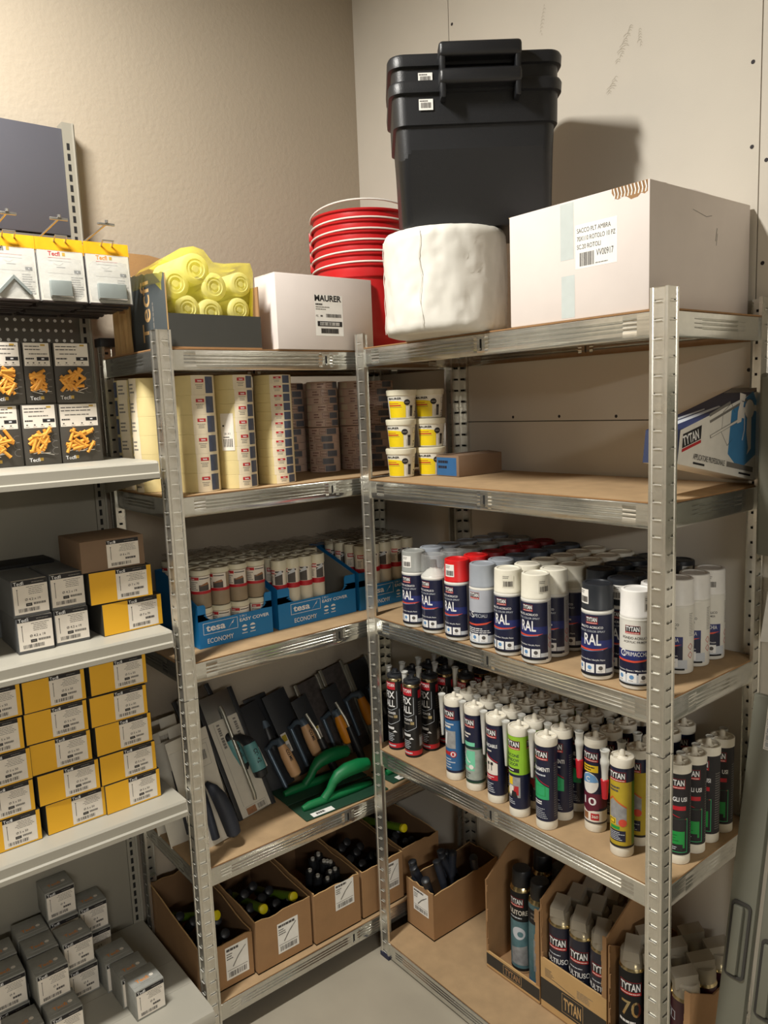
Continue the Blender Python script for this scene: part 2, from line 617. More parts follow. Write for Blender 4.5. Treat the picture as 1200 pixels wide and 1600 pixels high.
# ================================================================== galvanised racks
PW = 0.036
SLOT = 0.0325
def post_mesh(h=1.8):
    """L-shaped slotted upright, corner at the origin, flanges along +x and +y, outside faces y=0 and x=0"""
    mb = MB()
    prof = [(0.0, 0.0), (0.0055, 0.0), (0.0072, 0.0016), (0.0105, 0.0016), (0.0270, 0.0016), (0.0290, 0.0016), (0.0307, 0.0), (PW, 0.0)]
    for fl in range(2):
        def P(s_, d, z):
            return (s_, d, z) if fl == 0 else (d, s_, z)
        zs = [0.0]
        k = 0
        while True:
            zc = 0.018 + k * SLOT
            if zc + 0.006 > h:
                break
            zs += [zc, zc + 0.0055]
            k += 1
        zs.append(h)
        for j in range(len(zs) - 1):
            hole = j % 2 == 1
            for i in range(len(prof) - 1):
                a, b = prof[i], prof[i + 1]
                if hole and i == 3:
                    # punched tongue: leans outward at the bottom of the slot
                    z0, z1 = zs[j], zs[j + 1]
                    mb.add([P(a[0] + 0.001, a[1], z0), P(b[0] - 0.001, b[1], z0), P(b[0] - 0.001, b[1] - 0.0034, z0 + 0.0008), P(a[0] + 0.001, a[1] - 0.0034, z0 + 0.0008),
                            P(a[0] + 0.001, a[1] - 0.0034, z0 + 0.0022), P(b[0] - 0.001, b[1] - 0.0034, z0 + 0.0022)], [(0, 1, 2, 3), (3, 2, 5, 4)], 'metal_glint')
                    mb.add([P(a[0], a[1] + 0.004, z0), P(b[0], b[1] + 0.004, z0), P(b[0], b[1] + 0.004, z1), P(a[0], a[1] + 0.004, z1)], [(0, 1, 2, 3)], 'slot_black')
                    continue
                mb.add([P(a[0], a[1], zs[j]), P(b[0], b[1], zs[j]), P(b[0], b[1], zs[j + 1]), P(a[0], a[1], zs[j + 1])], [(0, 1, 2, 3)], 'galv_post')
        # returned lip at the free edge and sheet thickness on top
        mb.add([P(PW, 0, 0), P(PW, 0.007, 0), P(PW, 0.007, h), P(PW, 0, h)], [(0, 1, 2, 3)], 'galv_post')
        mb.add([P(0, 0, h), P(PW, 0, h), P(PW, 0.0018, h), P(0, 0.0018, h)], [(0, 1, 2, 3)], 'chrome')
        # inner skin
        mb.add([P(0.002, 0.003, 0), P(PW, 0.003, 0), P(PW, 0.003, h), P(0.002, 0.003, h)], [(0, 1, 2, 3)], 'galv_post')
        # joint of the two half-length uprights
        mb.add([P(-0.0006 if fl == 0 else -0.0006, -0.0006, 0.928), P(PW, -0.0006, 0.928), P(PW, -0.0006, 0.9292), P(-0.0006, -0.0006, 0.9292)], [(0, 1, 2, 3)], 'slot_black')
    return mb
POST = post_mesh().mesh('post')
def foot_mesh():
    mb = MB()
    mb.box(-0.0015, -0.0015, 0, PW + 0.001, 0.006, 0.012, 'navy_plastic')
    mb.box(-0.0015, 0.006, 0, 0.006, PW + 0.001, 0.012, 'navy_plastic')
    return mb.mesh('foot_cap')
FOOT = foot_mesh()
HB = 0.0478
def beam_mb(L, ribs0=0.06, marker=True):
    """beam of length L along +x, outer face y=0, top z=0; three rolled ribs, lips turned inward"""
    mb = MB()
    flat = [(0.014, -0.001), (0.002, 0.0), (0.0, -0.002), (0.0, -0.0115), (0.0, -0.014), (0.0, -0.0165), (0.0, -0.0195), (0.0, -0.022), (0.0, -0.0245),
            (0.0, -0.0275), (0.0, -0.030), (0.0, -0.0325), (0.0, -0.0455), (0.0015, -HB), (0.014, -HB + 0.001)]
    rib = [(0.014, -0.001), (0.002, 0.0), (0.0, -0.002), (0.0, -0.0115), (0.0028, -0.014), (0.0, -0.0165), (0.0, -0.0195), (0.0028, -0.022), (0.0, -0.0245),
           (0.0, -0.0275), (0.0028, -0.030), (0.0, -0.0325), (0.0, -0.0455), (0.0015, -HB), (0.014, -HB + 0.001)]
    def seg(p0, x0, p1, x1):
        n = len(p0)
        vs = [(x0, a, b) for a, b in p0] + [(x1, a, b) for a, b in p1]
        mb.add(vs, [(i, i + n, i + n + 1, i + 1) for i in range(n - 1)], 'galv')
    r = ribs0
    xs = [(0, flat), (r, flat), (r + 0.03, rib)]
    if marker:
        c = L / 2
        xs += [(c - 0.022, rib), (c - 0.012, flat), (c + 0.012, flat), (c + 0.022, rib)]
    xs += [(L - r - 0.03, rib), (L - r, flat), (L, flat)]
    for (a, p), (b, q) in zip(xs[:-1], xs[1:]):
        seg(p, a, q, b)
    if marker:
        c = L / 2
        mb.box(c - 0.0025, -0.0007, -0.037, c + 0.0025, 0.0, -0.012, 'slot_black')
        mb.box(c - 0.0018, -0.0022, -0.036, c + 0.0018, 0.0, -0.032, 'chrome')
    return mb

def rack(label, x0, x1, y0, y1, zs, group=None):
    """free-standing rack between the given outer planes; zs are the beam tops"""
    t = thing('shelving_rack', label, 'shelving rack', ((x0 + x1) / 2, (y0 + y1) / 2, 0))
    cx, cy = (x0 + x1) / 2, (y0 + y1) / 2
    for ix, iy in ((0, 0), (1, 0), (0, 1), (1, 1)):
        sx = 1 if ix == 0 else -1
        sy = 1 if iy == 0 else -1
        for nm, me in (('post', POST), ('foot_cap', FOOT)):
            o = bpy.data.objects.new(nm, me)
            COL.objects.link(o)
            if nm == 'post':
                o.parent = t; pp = o
                o.location = ((x0 if ix == 0 else x1) - cx, (y0 if iy == 0 else y1) - cy, 0)
                o.scale = (sx, sy, 1)
            else:
                o.parent = pp
                o['label'] = 'dark blue plastic foot cap'
    Lx = x1 - x0 - 0.008; Ly = y1 - y0 - 0.008
    lx = Lx > Ly
    bx = beam_mb(Lx, 0.06 if lx else 0.09, lx).mesh('beam'); by = beam_mb(Ly, 0.09 if lx else 0.06, not lx).mesh('beam')
    for z in zs:
        for me, loc, rz in ((bx, (x0 + 0.004, y0 + 0.0035, z), 0), (bx, (x1 - 0.004, y1 - 0.0035, z), PI),
                            (by, (x1 - 0.0035, y0 + 0.004, z), PI / 2), (by, (x0 + 0.0035, y1 - 0.004, z), -PI / 2)):
            o = bpy.data.objects.new('beam', me); COL.objects.link(o); o.parent = t
            o.location = (loc[0] - cx, loc[1] - cy, loc[2]); o.rotation_euler = (0, 0, rz)
        mb = MB()
        e = 0.0045; c = PW + 0.002
        X0, X1, Y0, Y1 = x0 + e - cx, x1 - e - cx, y0 + e - cy, y1 - e - cy
        pts = [(X0 + c, Y0), (X1 - c, Y0), (X1 - c, Y0 + 0.006), (X1, Y0 + 0.006), (X1, Y1 - 0.006), (X1 - c, Y1 - 0.006), (X1 - c, Y1), (X0 + c, Y1), (X0 + c, Y1 - 0.006), (X0, Y1 - 0.006), (X0, Y0 + 0.006), (X0 + c, Y0 + 0.006)]
        pts = [(X0, Y0), (X1, Y0), (X1, Y1), (X0, Y1)]
        n = len(pts)
        vs = [(a, b, z + 0.003) for a, b in pts] + [(a, b, z + 0.0002) for a, b in pts]
        mb.add(vs, [tuple(range(n))], 'mdf')
        mb.add(vs, [(i, i + n, (i + 1) % n + n, (i + 1) % n) for i in range(n)] + [tuple(range(n, 2 * n))[::-1]], 'mdf_edge')
        mb.build('shelf_board', t)
    return t
XR0, XR1, D2 = 0.4468, 1.3581, 0.3848
D1, YL = 0.4301, -0.9276
ZR = [1.7603, 1.4129, 1.0344, 0.6494, 0.0534]
ZL = [1.7570, 1.4170, 1.0136, 0.4815, 0.1062]
rackR = rack('galvanised rack on the right wall holding spray cans and sealant cartridges', XR0, XR1, -D2, -0.002, ZR)
rackL = rack('galvanised rack on the left wall holding tapes, trowels and blue trays', D1 - 0.385, D1, YL, -0.004, ZL)
mb = MB(); mb.rbox(-0.004, -0.004, -0.010, PW + 0.004, PW + 0.004, 0.012, 'black_plastic', 0.002)
o = mb.build('post_cap', rackL, (D1 - 0.385 - (D1 - 0.1925), YL - (YL - 0.004) / 2 , 1.8))
o['label'] = 'black plastic cap on the rear post'
zR = [z + 0.0032 for z in ZR]
zL = [z + 0.0032 for z in ZL]
# ================================================================== painted wall bay at the left with screw boxes
GY1, GY0 = -0.9375, -1.95          # right and left end
gon = thing('display_shelving', 'grey painted wall shelving bay with back panels at the left edge', 'shelving', (0.2, (GY0 + GY1) / 2, 0))
gx, gy = 0.2, (GY0 + GY1) / 2
def gpart(name, mb, lab=None):
    # vertices are written in room coordinates
    mb.v = [(a - gx, b - gy, c) for a, b, c in mb.v]
    o = mb.build(name, gon)
    if lab:
        o['label'] = lab
    return o
mb = MB()
mb.box(0.012, GY1 - 0.030, 0.0, 0.050, GY1, 2.34, 'gondola_panel')
for k in range(88):
    z = 0.10 + k * 0.025
    mb.box(0.0495, GY1 - 0.0225, z, 0.0506, GY1 - 0.0155, z + 0.016, 'slot_black')
mb.box(0.049, GY1 - 0.006, 0.0, 0.0535, GY1 - 0.0035, 2.34, 'gondola_paint')
gpart('upright', mb)
mb = MB()
mb.rbox(0.036, GY0, 2.068, 0.046, GY1 - 0.030, 2.325, 'gondola_dark', 0.002)
gpart('back_panel', mb, 'dark grey smooth top panel')
mb = MB()
mb.rbox(0.036, GY0, 1.50, 0.046, GY1 - 0.030, 2.064, 'gondola_peg', 0.002)
for j in range(26):
    for i in range(20):
        y = GY1 - 0.052 - i * 0.0189; z = 2.051 - j * 0.0245
        if z > 1.52 and z < 2.05:
            mb.add([(0.0465, y + 0.0042 * math.cos(k * PI / 4), z + 0.0042 * math.sin(k * PI / 4)) for k in range(8)], [tuple(range(8))], 'peg_hole')
gpart('peg_panel', mb, 'perforated dark grey panel')
mb = MB()
for z0, z1 in ((0.16, 0.64), (0.644, 1.06), (1.064, 1.496)):
    mb.rbox(0.036, GY0, z0, 0.046, GY1 - 0.030, z1, 'gondola_panel', 0.0015)
gpart('back_panel', mb, 'pale grey lower back panels')
GS = [1.507, 1.107, 0.686]
for z, xf in ((GS[0], 0.418), (GS[1], 0.420), (GS[2], 0.428)):
    mb = MB()
    pts = [(0.05, z - 0.003), (0.05, z), (xf - 0.010, z), (xf - 0.004, z - 0.001), (xf, z - 0.006), (xf, z - 0.026), (xf + 0.006, z - 0.0285), (xf + 0.006, z - 0.039), (xf - 0.012, z - 0.039), (xf - 0.012, z - 0.035), (xf - 0.004, z - 0.033), (xf - 0.004, z - 0.012), (xf - 0.012, z - 0.003)]
    mb.prism(pts, GY0, GY1 - 0.004, 'gondola_paint')
    gpart('shelf', mb)
    mb = MB()
    mb.prism([(0.05, z - 0.10), (0.05, z - 0.005), (xf - 0.002, z - 0.002), (xf + 0.006, z - 0.042), (xf - 0.03, z - 0.045)], GY1 - 0.004, GY1 - 0.0015, 'gondola_paint')
    gpart('shelf_bracket', mb)
zb = 0.168
mb = MB()
pts = [(0.05, zb - 0.003), (0.05, zb), (0.488, zb), (0.498, zb - 0.004), (0.502, zb - 0.012), (0.502, zb - 0.034), (0.494, zb - 0.036), (0.494, 0.0), (0.488, 0.0), (0.488, zb - 0.01)]
mb.prism(pts, GY0, GY1 - 0.004, 'gondola_paint')
for x in (0.265, 0.375):
    mb.box(x, GY0, zb, x + 0.0012, GY1 - 0.006, zb + 0.0002, 'gondola_panel')
gpart('base_shelf', mb)
mb = MB(); mb.box(0.05, GY1 - 0.004, 0.0, 0.490, GY1 - 0.0015, zb - 0.004, 'gondola_paint')
gpart('base_bracket', mb)

# ---------------------------------------------------------------- hooks and hanging bags
def hook_proto():
    t = thing('display_hook', '', 'hook', (0, 0, 0))
    # local: root at the panel, rod along -y (front), +x to the right
    mb = MB()
    mb.box(-0.016, -0.002, -0.012, 0.016, 0.004, 0.012, 'wire')
    mb.tube([(-0.012, 0, 0), (-0.012, -0.285, 0.0), (-0.012, -0.297, 0.010), (0.012, -0.297, 0.010), (0.012, -0.285, 0.0), (0.012, 0, 0)], 0.0020, 'wire', 6)
    mb.build('prong', t)
    mb = MB()
    mb.tube([(0, 0, 0.022), (0, -0.12, 0.034), (0, -0.292, 0.046)], 0.0024, 'wire', 6)
    mb.rbox(-0.019, -0.296, 0.043, 0.019, -0.291, 0.0485, 'wire', 0.001)
    mb.tube([(0, -0.297, 0.048), (0, -0.297, 0.054)], 0.0035, 'wire', 6)
    mb.build('ticket_arm', t)
    return Kind(t, 'double wire hooks on the peg panel')
hk = hook_proto()
HX = 0.048
hooks = [(-0.986, 'chrome wire double hook holding the rightmost stack of hanging bags'),
         (-1.088, 'chrome wire double hook holding the middle stack of hanging bags'),
         (-1.192, 'chrome wire double hook at left photo edge above triangle bracket bags')]
for y, lab in hooks:
    hk.place((HX, y, 1.990), PI / 2, lab)

def bag_design(kind):
    d = Decal()
    w, h = 0.100, 0.135
    d.rect(-w / 2 + 0.002, 0.002, w / 2 - 0.002, 0.109, 'bag_paper', 1)
    d.rect(-w / 2, 0.108, w / 2, h, 'header_orange', 1)
    if kind == 1:
        d.text('Tecfi', -0.040, 0.099, 0.010, 'ink', 2, bold=0.04)
        d.rect(-0.010 + 0.002, 0.101, -0.002, 0.108, 'logo_gold', 2)
    else:
        d.text('Tecfi', -0.026, 0.097, 0.0095, 'logo_red' if kind == 2 else 'logo_orange', 2, bold=0.04)
        d.rect(0.004, 0.098, 0.010, 0.105, 'logo_gold', 2)
    d.rect(-0.026, 0.0925, 0.022, 0.0933, 'logo_red', 2)
    d.rect(-0.026, 0.0860, 0.022, 0.0867, 'ink_mid', 2)
    pts = [(-0.016 + 0.020 * (i / 8.0), 0.083 - 0.006 * math.sin(PI * i / 8)) for i in range(9)]
    d.line(pts, 0.0006, 'ink_soft', 2)
    d.rect(-0.010, 0.0725, 0.008, 0.0740, 'ink_mid', 2)
    d.rect(0.026, 0.062, 0.040, 0.069, 'ink', 2)
    d.text('4', 0.033, 0.0635, 0.004, 'white_ink', 3, align='C')
    d.rect(-0.030, 0.0600, 0.036, 0.0606, 'ink_soft', 2)
    d.greek(0.018, 0.012, 0.044, 0.056, 9, 'ink_soft', 2, seed=kind)
    return d
def bag_proto(kind, front=True):
    t = thing('hanging_bag', '', 'bag', (0, 0, 0))
    w, h = 0.100, 0.135
    mb = MB()
    # pillow-shaped sleeve; origin at the hang hole
    nx, nz = 6, 8
    def pil(i, j, s_):
        a = -1 + 2 * i / nx; b = j / nz
        th = 0.0055 * (1 - a * a) ** 0.6 * (math.sin(PI * min(1, b * 1.15)) ** 0.5 if 0 < b < 0.87 else 0.02)
        return (a * w / 2, s_ * (0.0008 + th), b * 0.112 - 0.124)
    for s_, m in ((-1, 'bag_film' if front else 'bag_dark'), (1, 'bag_dark')):
        vs = [pil(i, j, s_) for j in range(nz + 1) for i in range(nx + 1)]
        fs = [(j * (nx + 1) + i, j * (nx + 1) + i + 1, (j + 1) * (nx + 1) + i + 1, (j + 1) * (nx + 1) + i) for j in range(nz) for i in range(nx)]
        mb.add(vs, fs, m)
    if front:
        mb.box(-w / 2 + 0.002, -0.0012, -0.122, w / 2 - 0.002, -0.0004, -0.012, 'bag_paper')
        d = bag_design(kind)
        mb.decal(d, planemap((0, -0.0016, -0.124), (1, 0, 0), (0, 0, 1)))
    mb.box(-w / 2 + 0.004, -0.006, -0.1262, w / 2 - 0.004, 0.008, -0.1235, 'bag_dark')
    mb.build('sleeve', t)
    mb = MB()
    mb.box(-w / 2, -0.0011, -0.0140, w / 2, 0.0011, -0.0015 - 0.0, 'header_orange')
    mb.box(-w / 2, -0.0011, -0.0015, -0.018, 0.0011, 0.010, 'header_orange')
    mb.box(0.018, -0.0011, -0.0015, w / 2, 0.0011, 0.010, 'header_orange')
    mb.box(-0.018, -0.0011, 0.0045, 0.018, 0.0011, 0.010, 'header_orange')
    mb.build('header', t)
    if front:
        mb = MB()
        if kind == 1:
            A = [(-0.034, -0.009, -0.110), (0.0, -0.009, -0.074), (0.034, -0.009, -0.110), (0.030, -0.009, -0.114), (0.0, -0.009, -0.082), (-0.030, -0.009, -0.114)]
            vs = A + [(a, b + 0.012, c) for a, b, c in A]
            n = 6
            mb.add(vs, [(0, 1, 4, 5), (1, 2, 3, 4), (6, 11, 10, 7), (7, 10, 9, 8)] + [(i, i + n, (i + 1) % n + n, (i + 1) % n) for i in range(n)], 'bag_bracket')
            mb.build('angle_bracket', t, fix=True)
        else:
            mb.rbox(-0.030, -0.012, -0.116, 0.016 + (0.018 if kind == 3 else 0), -0.002, -0.080, 'bag_bracket', 0.002)
            mb.rbox(-0.030, -0.0135, -0.116, 0.016 + (0.018 if kind == 3 else 0), -0.0125, -0.113, 'chrome', 0.0003)
            mb.build('angle_bracket', t)
    return t
fronts = {-0.986: 3, -1.088: 2, -1.192: 1}
rg = random.Random(3)
for y, _ in hooks:
    kd = fronts[y]
    pos = {3: 'rightmost', 2: 'middle', 1: 'leftmost'}[kd]
    f = Kind(bag_proto(kd), 'clear bags of brackets on the wire hooks')
    txt = {3: 'clear bag with flat bracket and orange header, front of the rightmost hook',
           2: 'clear bag with square bracket and orange header, front of the middle hook',
           1: 'clear bag with triangular bracket and orange header, front of leftmost hook'}[kd]
    f.place((HX + 0.283, y + rg.uniform(-0.002, 0.002), 1.986), PI / 2, txt, rot=(R(-3), 0, PI / 2))
    b = Kind(bag_proto(kd, False), 'bags hanging behind on the wire hooks')
    for k in range(9):
        b.place((HX + 0.258 - k * 0.0245, y + rg.uniform(-0.004, 0.004), 1.984 + rg.uniform(-0.003, 0.002)), PI / 2,
                'dark-backed bag on the %s hook, %s behind the front bag' % (pos, ORD[k + 1]), rot=(R(rg.uniform(-4, 2)), R(rg.uniform(-1.5, 1.5)), PI / 2))

# ---------------------------------------------------------------- dark blister packs of wall plugs
def blister(w, seed, name='Tecfi'):
    rg = random.Random(seed)
    h = 0.137; dp = 0.030
    t = thing('wall_plug_pack', '', 'plug pack', (0, 0, 0))
    mb = MB()
    mb.rbox(-w / 2, -dp / 2, 0, w / 2, dp / 2, h, 'blister_dark', 0.0015)
    d = Decal()
    d.rect(-w / 2 + 0.003, 0.084, w / 2 - 0.006, 0.135, 'paper', 1)
    d.greek(-w / 2 + 0.006, 0.118, w / 2 - 0.010, 0.132, 2, 'ink_mid', 2, seed, 0.3)
    d.rect(w / 2 - 0.024, 0.1285, w / 2 - 0.014, 0.1325, 'logo_gold', 2)
    d.greek(-w / 2 + 0.014, 0.108, w / 2 - 0.010, 0.116, 1, 'ink_soft', 2, seed + 1, 0.3)
    d.rect(w / 2 - 0.034, 0.096, w / 2 - 0.008, 0.104, 'ink', 2)
    d.rect(w / 2 - 0.024, 0.0985, w / 2 - 0.018, 0.1015, 'white_ink', 3)
    d.greek(-w / 2 + 0.006, 0.097, -w / 2 + 0.030, 0.105, 1, 'ink', 2, seed + 2, 0.4)
    for k in range(4):
        x = -w / 2 + 0.010 + k * (w - 0.02) / 3.6
        d.disc(x, 0.091, 0.0022, 'ink', 2, 8, 0.6); d.rect(x - 0.004, 0.0865, x + 0.005, 0.0872, 'ink_soft', 2)
    d.text(name, -w / 2 + 0.008, 0.008, 0.0085, 'white_ink', 1, bold=0.015)
    d.rect(-w / 2 + 0.031, 0.0095, -w / 2 + 0.038, 0.0165, 'logo_gold', 1)
    for k in range(3):
        pts = [(w / 2 - 0.009 + 0.009 * math.cos(a), 0.030 + k * 0.0155 + 0.0075 * math.sin(a)) for a in [R(70 + 22 * i) for i in range(11)]]
        d.line(pts, 0.0009, 'ink_soft', 1)
    mb.decal(d, planemap((0, -dp / 2, 0), (1, 0, 0), (0, 0, 1)))
    mb.build('card_body', t)
    # window with plugs lying in it
    mb = MB()
    for k in range(17):
        cx = rg.uniform(-w / 2 + 0.018, w / 2 - 0.028); cz = rg.uniform(0.032, 0.072)
        a = rg.uniform(-1.3, 1.3); L = 0.030
        dx, dz = math.cos(a) * L / 2, math.sin(a) * L / 2
        x0, x1 = max(-w / 2 + 0.010, cx - dx), min(w / 2 - 0.020, cx + dx)
        yy = -dp / 2 - rg.uniform(0.001, 0.005)
        mb.tube([(x0, yy, cz - dz), (x1, yy, cz + dz)], 0.0037, 'plug_orange', 8)
        mb.tube([(x1, yy, cz + dz), (x1 + 0.0012 * math.cos(a), yy, cz + dz + 0.0012 * math.sin(a))], [0.0045, 0.0045], 'plug_orange', 8)
    mb.build('wall_plugs', t)['kind'] = 'stuff'
    mb = MB()
    for k in range(4):
        cx = rg.uniform(-w / 2 + 0.012, w / 2 - 0.03); a = rg.uniform(-0.4, 0.5)
        mb.tube([(cx, -dp / 2 - 0.003, 0.027), (cx + 0.022 * math.cos(a), -dp / 2 - 0.003, 0.027 + 0.022 * math.sin(a))], 0.0011, 'chrome', 6)
    mb.build('screws', t)
    return t
bl = [(-1.0535, 0.095, 0, 'wide dark pack of yellow wall plugs, right end of lower row'),
      (-1.1420, 0.078, 0, 'dark pack of yellow wall plugs, middle of lower row'),
      (-1.2260, 0.084, 0, 'dark pack of wall plugs and screws, left end of lower row'),
      (-1.0580, 0.084, 1, 'dark pack of yellow wall plugs, right end of upper row'),
      (-1.1340, 0.064, 1, 'narrow dark pack of wall plugs, middle of upper row'),
      (-1.2050, 0.074, 1, 'dark pack of wall plugs and screws, left end of upper row')]
for k, (y, w, row, lab) in enumerate(bl):
    t = blister(w, 10 + k)
    t['label'] = lab; t['group'] = 'dark packs of wall plugs in two rows'
    t.location = (0.235 + 0.004 * (k % 2), y, GS[0] + 0.0005 + row * 0.1385)
    t.rotation_euler = (0, 0, PI / 2 + R([1.5, -1, 2, -1.5, 1, 0][k]))

# ---------------------------------------------------------------- screw boxes
def screw_label(w, h, size, seed, lite=False):
    """white label with black head strip"""
    d = Decal()
    d.rect(0, 0, w, h, 'paper', 1)
    d.rect(0, h * 0.86, w, h, 'ink', 2)
    d.text('Tecfi', w * 0.03, h * 0.875, h * 0.105, 'white_ink', 3, bold=0.015)
    d.rect(w * 0.245, h * 0.885, w * 0.285, h * 0.965, 'white_ink', 3)
    d.greek(w * 0.55, h * 0.90, w * 0.96, h * 0.96, 1, 'ink_soft', 3, seed)
    d.greek(w * 0.34, h * 0.56, w * 0.95, h * 0.83, 5, 'ink_soft', 2, seed, 0.3, 'C')
    d.text(size, w * 0.55, h * 0.385, h * 0.075, 'ink_mid', 2, align='C', bold=0.03)
    x = w * 0.12
    d.rect(x - w * 0.008, h * 0.28, x + w * 0.008, h * 0.76, 'ink_mid', 2)
    d.poly([(x - w * 0.022, h * 0.76), (x + w * 0.022, h * 0.76), (x + w * 0.008, h * 0.72), (x - w * 0.008, h * 0.72)], 'ink_mid', 2)
    if lite:
        d.rect(w * 0.34, h * 0.22, w * 0.52, h * 0.31, 'ink', 2)
        d.rect(w * 0.37, h * 0.25, w * 0.49, h * 0.28, 'ink_soft', 3)
        d.greek(w * 0.56, h * 0.23, w * 0.95, h * 0.31, 1, 'ink_soft', 2, seed + 1, 0.8)
    else:
        d.greek(w * 0.56, h * 0.23, w * 0.95, h * 0.31, 1, 'ink_mid', 2, seed + 1, 0.9)
    d.bars(w * 0.12, h * 0.06, w * 0.72, h * 0.17, 'ink_mid', 2, seed)
    return d
def screw_box(w, dp, h, body, size, seed, lx0, lx1, lz0=0.08, lz1=1.0, front=None, side=None, top=False, lite=True):
    t = thing('screw_box', '', 'screw box', (0, 0, 0))
    mb = MB()
    mb.rbox(-w / 2, -dp / 2, 0, w / 2, dp / 2, h, body, 0.0012)
    d = Decal()
    if front:
        d.rect(-w / 2 + 0.001, 0.001, w / 2 - 0.001, h - 0.001, front, 1)
    lw = (lx1 - lx0) * w; lh = (lz1 - lz0) * h
    L = screw_label(lw, lh, size, seed, lite).shift(-w / 2 + lx0 * w, lz0 * h)
    d.items += [(a, b, m, l + 1) for a, b, m, l in L.items]
    mb.decal(d, planemap((0, -dp / 2, 0), (1, 0, 0), (0, 0, 1)))
    if lz1 > 0.97:   # the label folds over the top edge
        x0, x1 = -w / 2 + lx0 * w, -w / 2 + lx1 * w
        if body != 'yellow_box' and body != 'yellow_dark_side':
            mb.add([(x0, -dp / 2, h + 0.0003), (x1, -dp / 2, h + 0.0003), (x1, -dp / 2 + 0.010, h + 0.0003), (x0, -dp / 2 + 0.010, h + 0.0003)], [(0, 1, 2, 3)], 'paper')
    if top:
        e = Decal()
        e.text('Tecfi', -w * 0.30, dp * 0.30, w * 0.16, 'logo_orange', 1, bold=0.03)
        e.disc(w * 0.24, dp * 0.40, w * 0.07, 'paper', 1)
        e.greek(-w * 0.2, dp * 0.20, w * 0.3, dp * 0.25, 1, 'ink_soft', 1, seed)
        mb.decal(e, planemap((0, -dp / 2, h + 0.0008), (1, 0, 0), (0, 1, 0)))
    mb.build('carton', t)
    # tuck flap closing the top, its edge showing along the front
    mb = MB()
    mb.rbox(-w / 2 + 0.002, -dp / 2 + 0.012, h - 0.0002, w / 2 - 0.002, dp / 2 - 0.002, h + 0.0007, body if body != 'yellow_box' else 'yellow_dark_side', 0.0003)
    mb.build('lid_flap', t)
    return t
rg = random.Random(11)
# yellow boxes: three columns of five
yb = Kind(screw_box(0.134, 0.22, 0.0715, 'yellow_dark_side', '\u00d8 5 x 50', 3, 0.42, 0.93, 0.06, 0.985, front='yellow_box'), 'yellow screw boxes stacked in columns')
xoff = {1: [0.004, 0.0, -0.004, -0.008, -0.006], 2: [0.010, 0.004, -0.006, -0.007, -0.010], 3: [0.006, 0.0, -0.004, -0.008, -0.006]}
for col, yc, nm in ((1, -1.0510, 'right'), (2, -1.1905, 'middle'), (3, -1.3290, 'left')):
    for k in range(5):
        yb.place((0.256 + rg.uniform(0, 0.006), yc + xoff[col][k] + rg.uniform(-0.002, 0.002), GS[2] + 0.0006 + k * 0.0728), PI / 2 + R(rg.uniform(-1.2, 1.2)),
                 'yellow screw box with white label, %s column, %s from the bottom' % (nm, ORD[k + 1]))
# upper shelf: dark grey boxes, yellow boxes and one brown box
gb = Kind(screw_box(0.0745, 0.155, 0.0795, 'grey_box', '\u00d8 4.2 x 19', 5, 0.03, 0.985, 0.08, 1.0), 'dark grey screw boxes on the upper grey shelf')
for y, nm in ((-1.2265, 'left'), (-1.1465, 'right')):
    for k in range(2):
        gb.place((0.279 if nm == 'left' else 0.272, y + (0.004 if k == 0 else 0), GS[1] + 0.0006 + k * 0.0812), PI / 2 + R(0.5 if k else -0.8),
                 'dark grey screw box, %s column, %s one on the upper grey shelf' % (nm, 'top' if k else 'bottom'))
t = thing('cardboard_box', 'dark grey closed carton standing behind the four dark grey screw boxes', 'box', (0.125, -1.19, GS[1] + 0.0006), PI / 2)
mb = MB(); mb.rbox(-0.085, -0.055, 0, 0.085, 0.055, 0.158, 'grey_box', 0.002); mb.build('carton', t)
mb = MB(); mb.rbox(-0.06, -0.05, 0.158, 0.07, 0.04, 0.166, 'slot_black', 0.002); mb.build('lid_flap', t)
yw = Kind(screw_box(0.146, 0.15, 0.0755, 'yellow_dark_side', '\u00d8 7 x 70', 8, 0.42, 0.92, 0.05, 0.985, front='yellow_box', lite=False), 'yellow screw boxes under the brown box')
yw.place((0.279, -1.008, GS[1] + 0.0006), PI / 2 + R(3), 'yellow screw box at the bottom of the stack under the brown box')
yw.place((0.283, -1.026, GS[1] + 0.0780), PI / 2 + R(-1), 'yellow screw box directly beneath the brown screw box')
t = screw_box(0.148, 0.15, 0.072, 'brown_box', '\u00d8 8 x 75', 9, 0.40, 0.91, 0.05, 0.93, lite=False)
t['label'] = 'brown screw box on top of two yellow boxes'; t.location = (0.279, -1.040, GS[1] + 0.1545); t.rotation_euler = (0, 0, PI / 2 + R(1))

